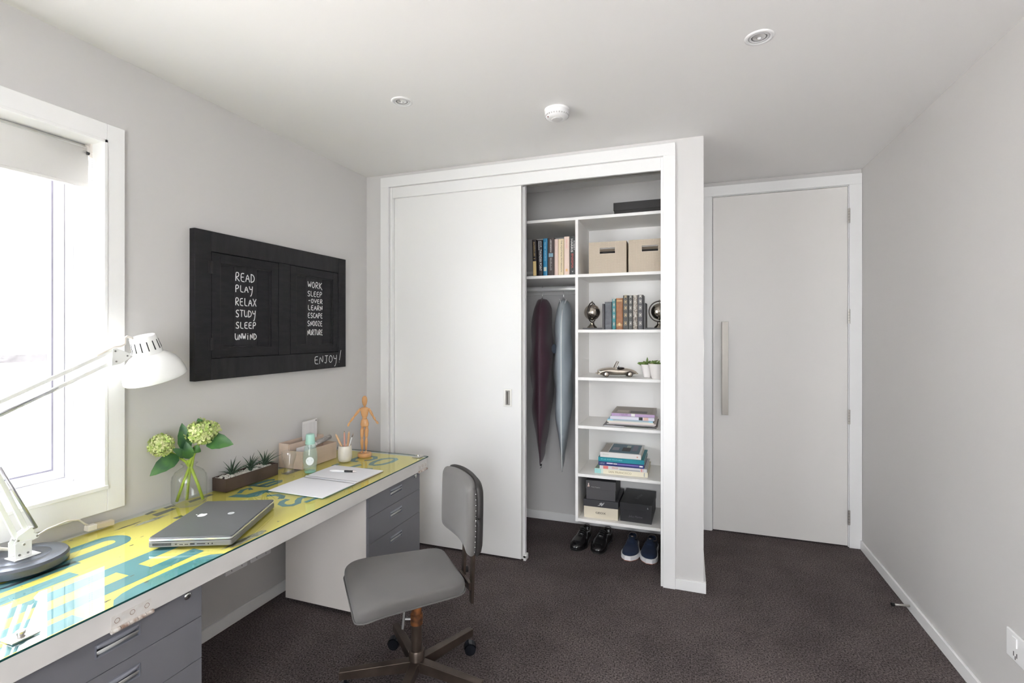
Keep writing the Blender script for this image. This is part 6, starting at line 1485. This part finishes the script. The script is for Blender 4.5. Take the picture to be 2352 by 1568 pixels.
# ------------------------------------------------------------------ shoes
def shoe(label, x, y, rz, kind, side, group):
    """toe points to -Y (local), origin under the middle"""
    t = thing('shoe', label, 'shoe', (x, y, 0), rz, group=group)
    dress = kind == 'dress'; L_ = .275 if dress else .265
    # outline half widths along the length (0 toe .. 1 heel)
    ow = [(0, .010), (.02, .022), (.06, .034), (.14, .044), (.26, .049), (.38, .047), (.55, .038), (.70, .034), (.86, .034), (.95, .028), (1.0, .012)]
    def W(q):
        for a, b in zip(ow, ow[1:]):
            if q <= b[0]: f = (q - a[0]) / (b[0] - a[0]); return a[1] + (b[1] - a[1]) * f
        return .012
    hs = [(0, .020 if dress else .030), (.04, .034 if dress else .042), (.14, .046 if dress else .050), (.30, .056), (.42, .068), (.50, .080), (.56, .088), (.62, .074), (.75, .064), (.90, .074), (1.0, .078)]
    def Hh(q):
        for a, b in zip(hs, hs[1:]):
            if q <= b[0]: f = (q - a[0]) / (b[0] - a[0]); return a[1] + (b[1] - a[1]) * f
        return .07
    soleh = (.012 if dress else .026)
    N = 26
    def off(q): return side * .008 * math.sin(PI * min(1, q * 1.3)) * (1 if q < .77 else 0)
    mb = MB(); rows = []
    for i in range(N + 1):
        q = (i / N); q = q ** 1.0; yy = -L_ / 2 + L_ * q; w = W(max(q, .004)); h = Hh(q); sh_ = soleh
        op = 0 if q < .545 else min(1, (q - .545) / .06); opn = op * (1 if q < .97 else max(0, (1 - q) / .03))
        ring = []
        for j in range(15):
            a = PI * j / 14; c_, s_ = math.cos(a), math.sin(a)
            xx = w * math.copysign(abs(c_) ** (.62 if q > .1 else .8), c_) * (1 - .12 * s_ ** 2 * (q > .4)); zz = sh_ + (h - sh_) * (s_ ** (.62 if q < .35 else .8))
            if opn > 0 and 4 <= j <= 10:
                jj = (j - 7) / 3.0; xin = -jj * w * .72; zin = sh_ + .012 + (h - sh_ - .012) * abs(jj) ** 4
                xx = xx * (1 - opn) + xin * opn; zz = zz * (1 - opn) + zin * opn
            ring.append(Vector((xx + off(q), yy, zz)))
        rows.append(ring)
    V = mb.grid(rows); mb.face(V[0]); mb.face(V[-1][::-1])
    if dress: um = mat('black polished leather', (.010, .009, .010), .16, spec=.7, coat=.4)
    else: um = mat('navy suede', (.008, .018, .048), .9, sheen=.06, bump=.2, bscale=500)
    up = obj('upper', mb, um, t, smooth=True, sub=1)
    # sole
    def sole(z0_, z1_, grow, name, m, q0=0, q1=1):
        mb = MB(); P_ = []
        qs = [q0 + (q1 - q0) * k / 24 for k in range(25)]
        for q in qs: P_.append((W(max(q, .004)) + grow + off(q), -L_ / 2 + L_ * q - (grow if q < .03 else 0) + (grow if q > .97 else 0)))
        for q in qs[::-1]: P_.append((-W(max(q, .004)) - grow + off(q), -L_ / 2 + L_ * q - (grow if q < .03 else 0) + (grow if q > .97 else 0)))
        mb.prism(P_, z0_, z1_); return obj(name, mb, m, t, bevel=.002)
    if dress:
        sole(0, .007, .0035, 'outsole', mat('black rubber', (.012, .012, .012), .5)); sole(.007, .0125, .0020, 'welt', um); sole(0, .016, .001, 'heel_block', mat('black rubber', (.012,) * 3), .74, 1)
    else:
        sole(0, .003, .0045, 'outsole', mat('gum rubber', (.42, .13, .07), .6)); sole(.003, .029, .0055, 'midsole', mat('white rubber', (.78, .78, .80), .5))
    # lining, tongue and laces
    mb = MB(); rr_ = []
    for i in range(9):
        a = R(-78 + 336 / 2 * i / 8 * 1.0 - 6); rr_.append(i)
    pts = []
    for k in range(24):
        a = 2 * PI * k / 24; q = .78 + .185 * math.cos(a); pts.append(Vector((off(q) + .0275 * math.sin(a), -L_ / 2 + L_ * q, Hh(min(1, max(.57, q))) - .001)))
    mb.tube(pts, .0024, 6, closed=True); obj('collar', mb, mat('collar lining', (.20, .165, .16), .8) if not dress else mat('collar lining dress', (.07, .06, .06), .6), t, smooth=True)
    mb = MB(); mb.prism([(q_[0], q_[1]) for q_ in [(-.024, .02), (.024, .02), (.026, .11), (.012, .125), (-.012, .125), (-.026, .11)]], soleh + .011, soleh + .0135, M=Matrix.Identity(4)); obj('insole', mb, mat('insole', (.16, .13, .12), .9), t)
    tg = MB(); q0_, q1_ = .40, .60; rows = []
    for i in range(6):
        q = q0_ + (q1_ - q0_) * i / 5; rows.append([Vector((off(q) + x_, -L_ / 2 + L_ * q, Hh(min(q, .56)) + .002 + (q > .56) * .004 - 9 * x_ * x_)) for x_ in (-.020, -.010, 0, .010, .020)])
    tg.grid(rows); o__ = obj('tongue', tg, um, t, smooth=True); o__.modifiers.new('s', 'SOLIDIFY').thickness = .002
    mb = MB(); nl = 5 if dress else 3
    for i in range(nl):
        q = (.36 if dress else .50) + (.20 if dress else .07) * i / (nl - 1); zz = Hh(q) + .0035; yy = -L_ / 2 + L_ * q
        mb.tube([(off(q) - .019, yy - .002, zz - .005), (off(q) - .008, yy, zz), (off(q) + .008, yy, zz), (off(q) + .019, yy - .002, zz - .005)], .0022, 6)
    if dress: mb.tube([(off(.56) - .002, -L_ / 2 + L_ * .55, Hh(.55) + .005), (off(.56) - .018, -L_ / 2 + L_ * .52, Hh(.52) + .010), (off(.56) - .024, -L_ / 2 + L_ * .55, Hh(.5)), (off(.56), -L_ / 2 + L_ * .55, Hh(.55) + .004), (off(.56) + .018, -L_ / 2 + L_ * .52, Hh(.52) + .010), (off(.56) + .026, -L_ / 2 + L_ * .55, Hh(.5))], .0018, 6)
    obj('laces', mb, mat('black lace', (.02, .02, .02), .6) if dress else mat('navy lace', (.012, .02, .04), .8), t, smooth=True)
    if dress:
        mb = MB(); q = .17; mb.tube([(off(q) + W(q) * .97 * math.cos(a), -L_ / 2 + L_ * q - .006 * math.sin(a), .0125 + (Hh(q) - .011) * math.sin(a) ** .7) for a in [PI * k / 12 for k in range(13)]], .0011, 6); obj('toe_cap_seam', mb, um, t, smooth=True)
    else:
        mb = MB(); mb.sphere((off(.5), -L_ / 2 + L_ * .55, Hh(.55) + .004), .004, 8, 6, (1.8, 1, .6)); obj('lace_tag', mb, mat('tag tan', (.50, .36, .28), .6), t, smooth=True)
    return t
shoe('left of the pair of black leather lace-up shoes', -.652, 3.185, R(-8), 'dress', 1, 'black lace-up shoes')
shoe('right of the pair of black leather lace-up shoes', -.512, 3.190, R(-8), 'dress', -1, 'black lace-up shoes')
shoe('left of the pair of navy sneakers with white soles', -.334, 3.155, R(-2), 'sneaker', 1, 'navy sneakers')
shoe('right of the pair of navy sneakers with white soles', -.212, 3.155, R(-1), 'sneaker', -1, 'navy sneakers')

# seat everything a hair above what carries it, so faces never coincide
for o in list(C.objects):
    if o.parent is None and o.get('category') and o.get('category') not in ('desk', 'shelving', 'chalkboard', 'fence', 'house', 'blind', 'ceiling light', 'smoke alarm', 'socket', 'switch', 'door guide', 'door stop', 'cabinet', 'garment bag'):
        o.location.z += .0005
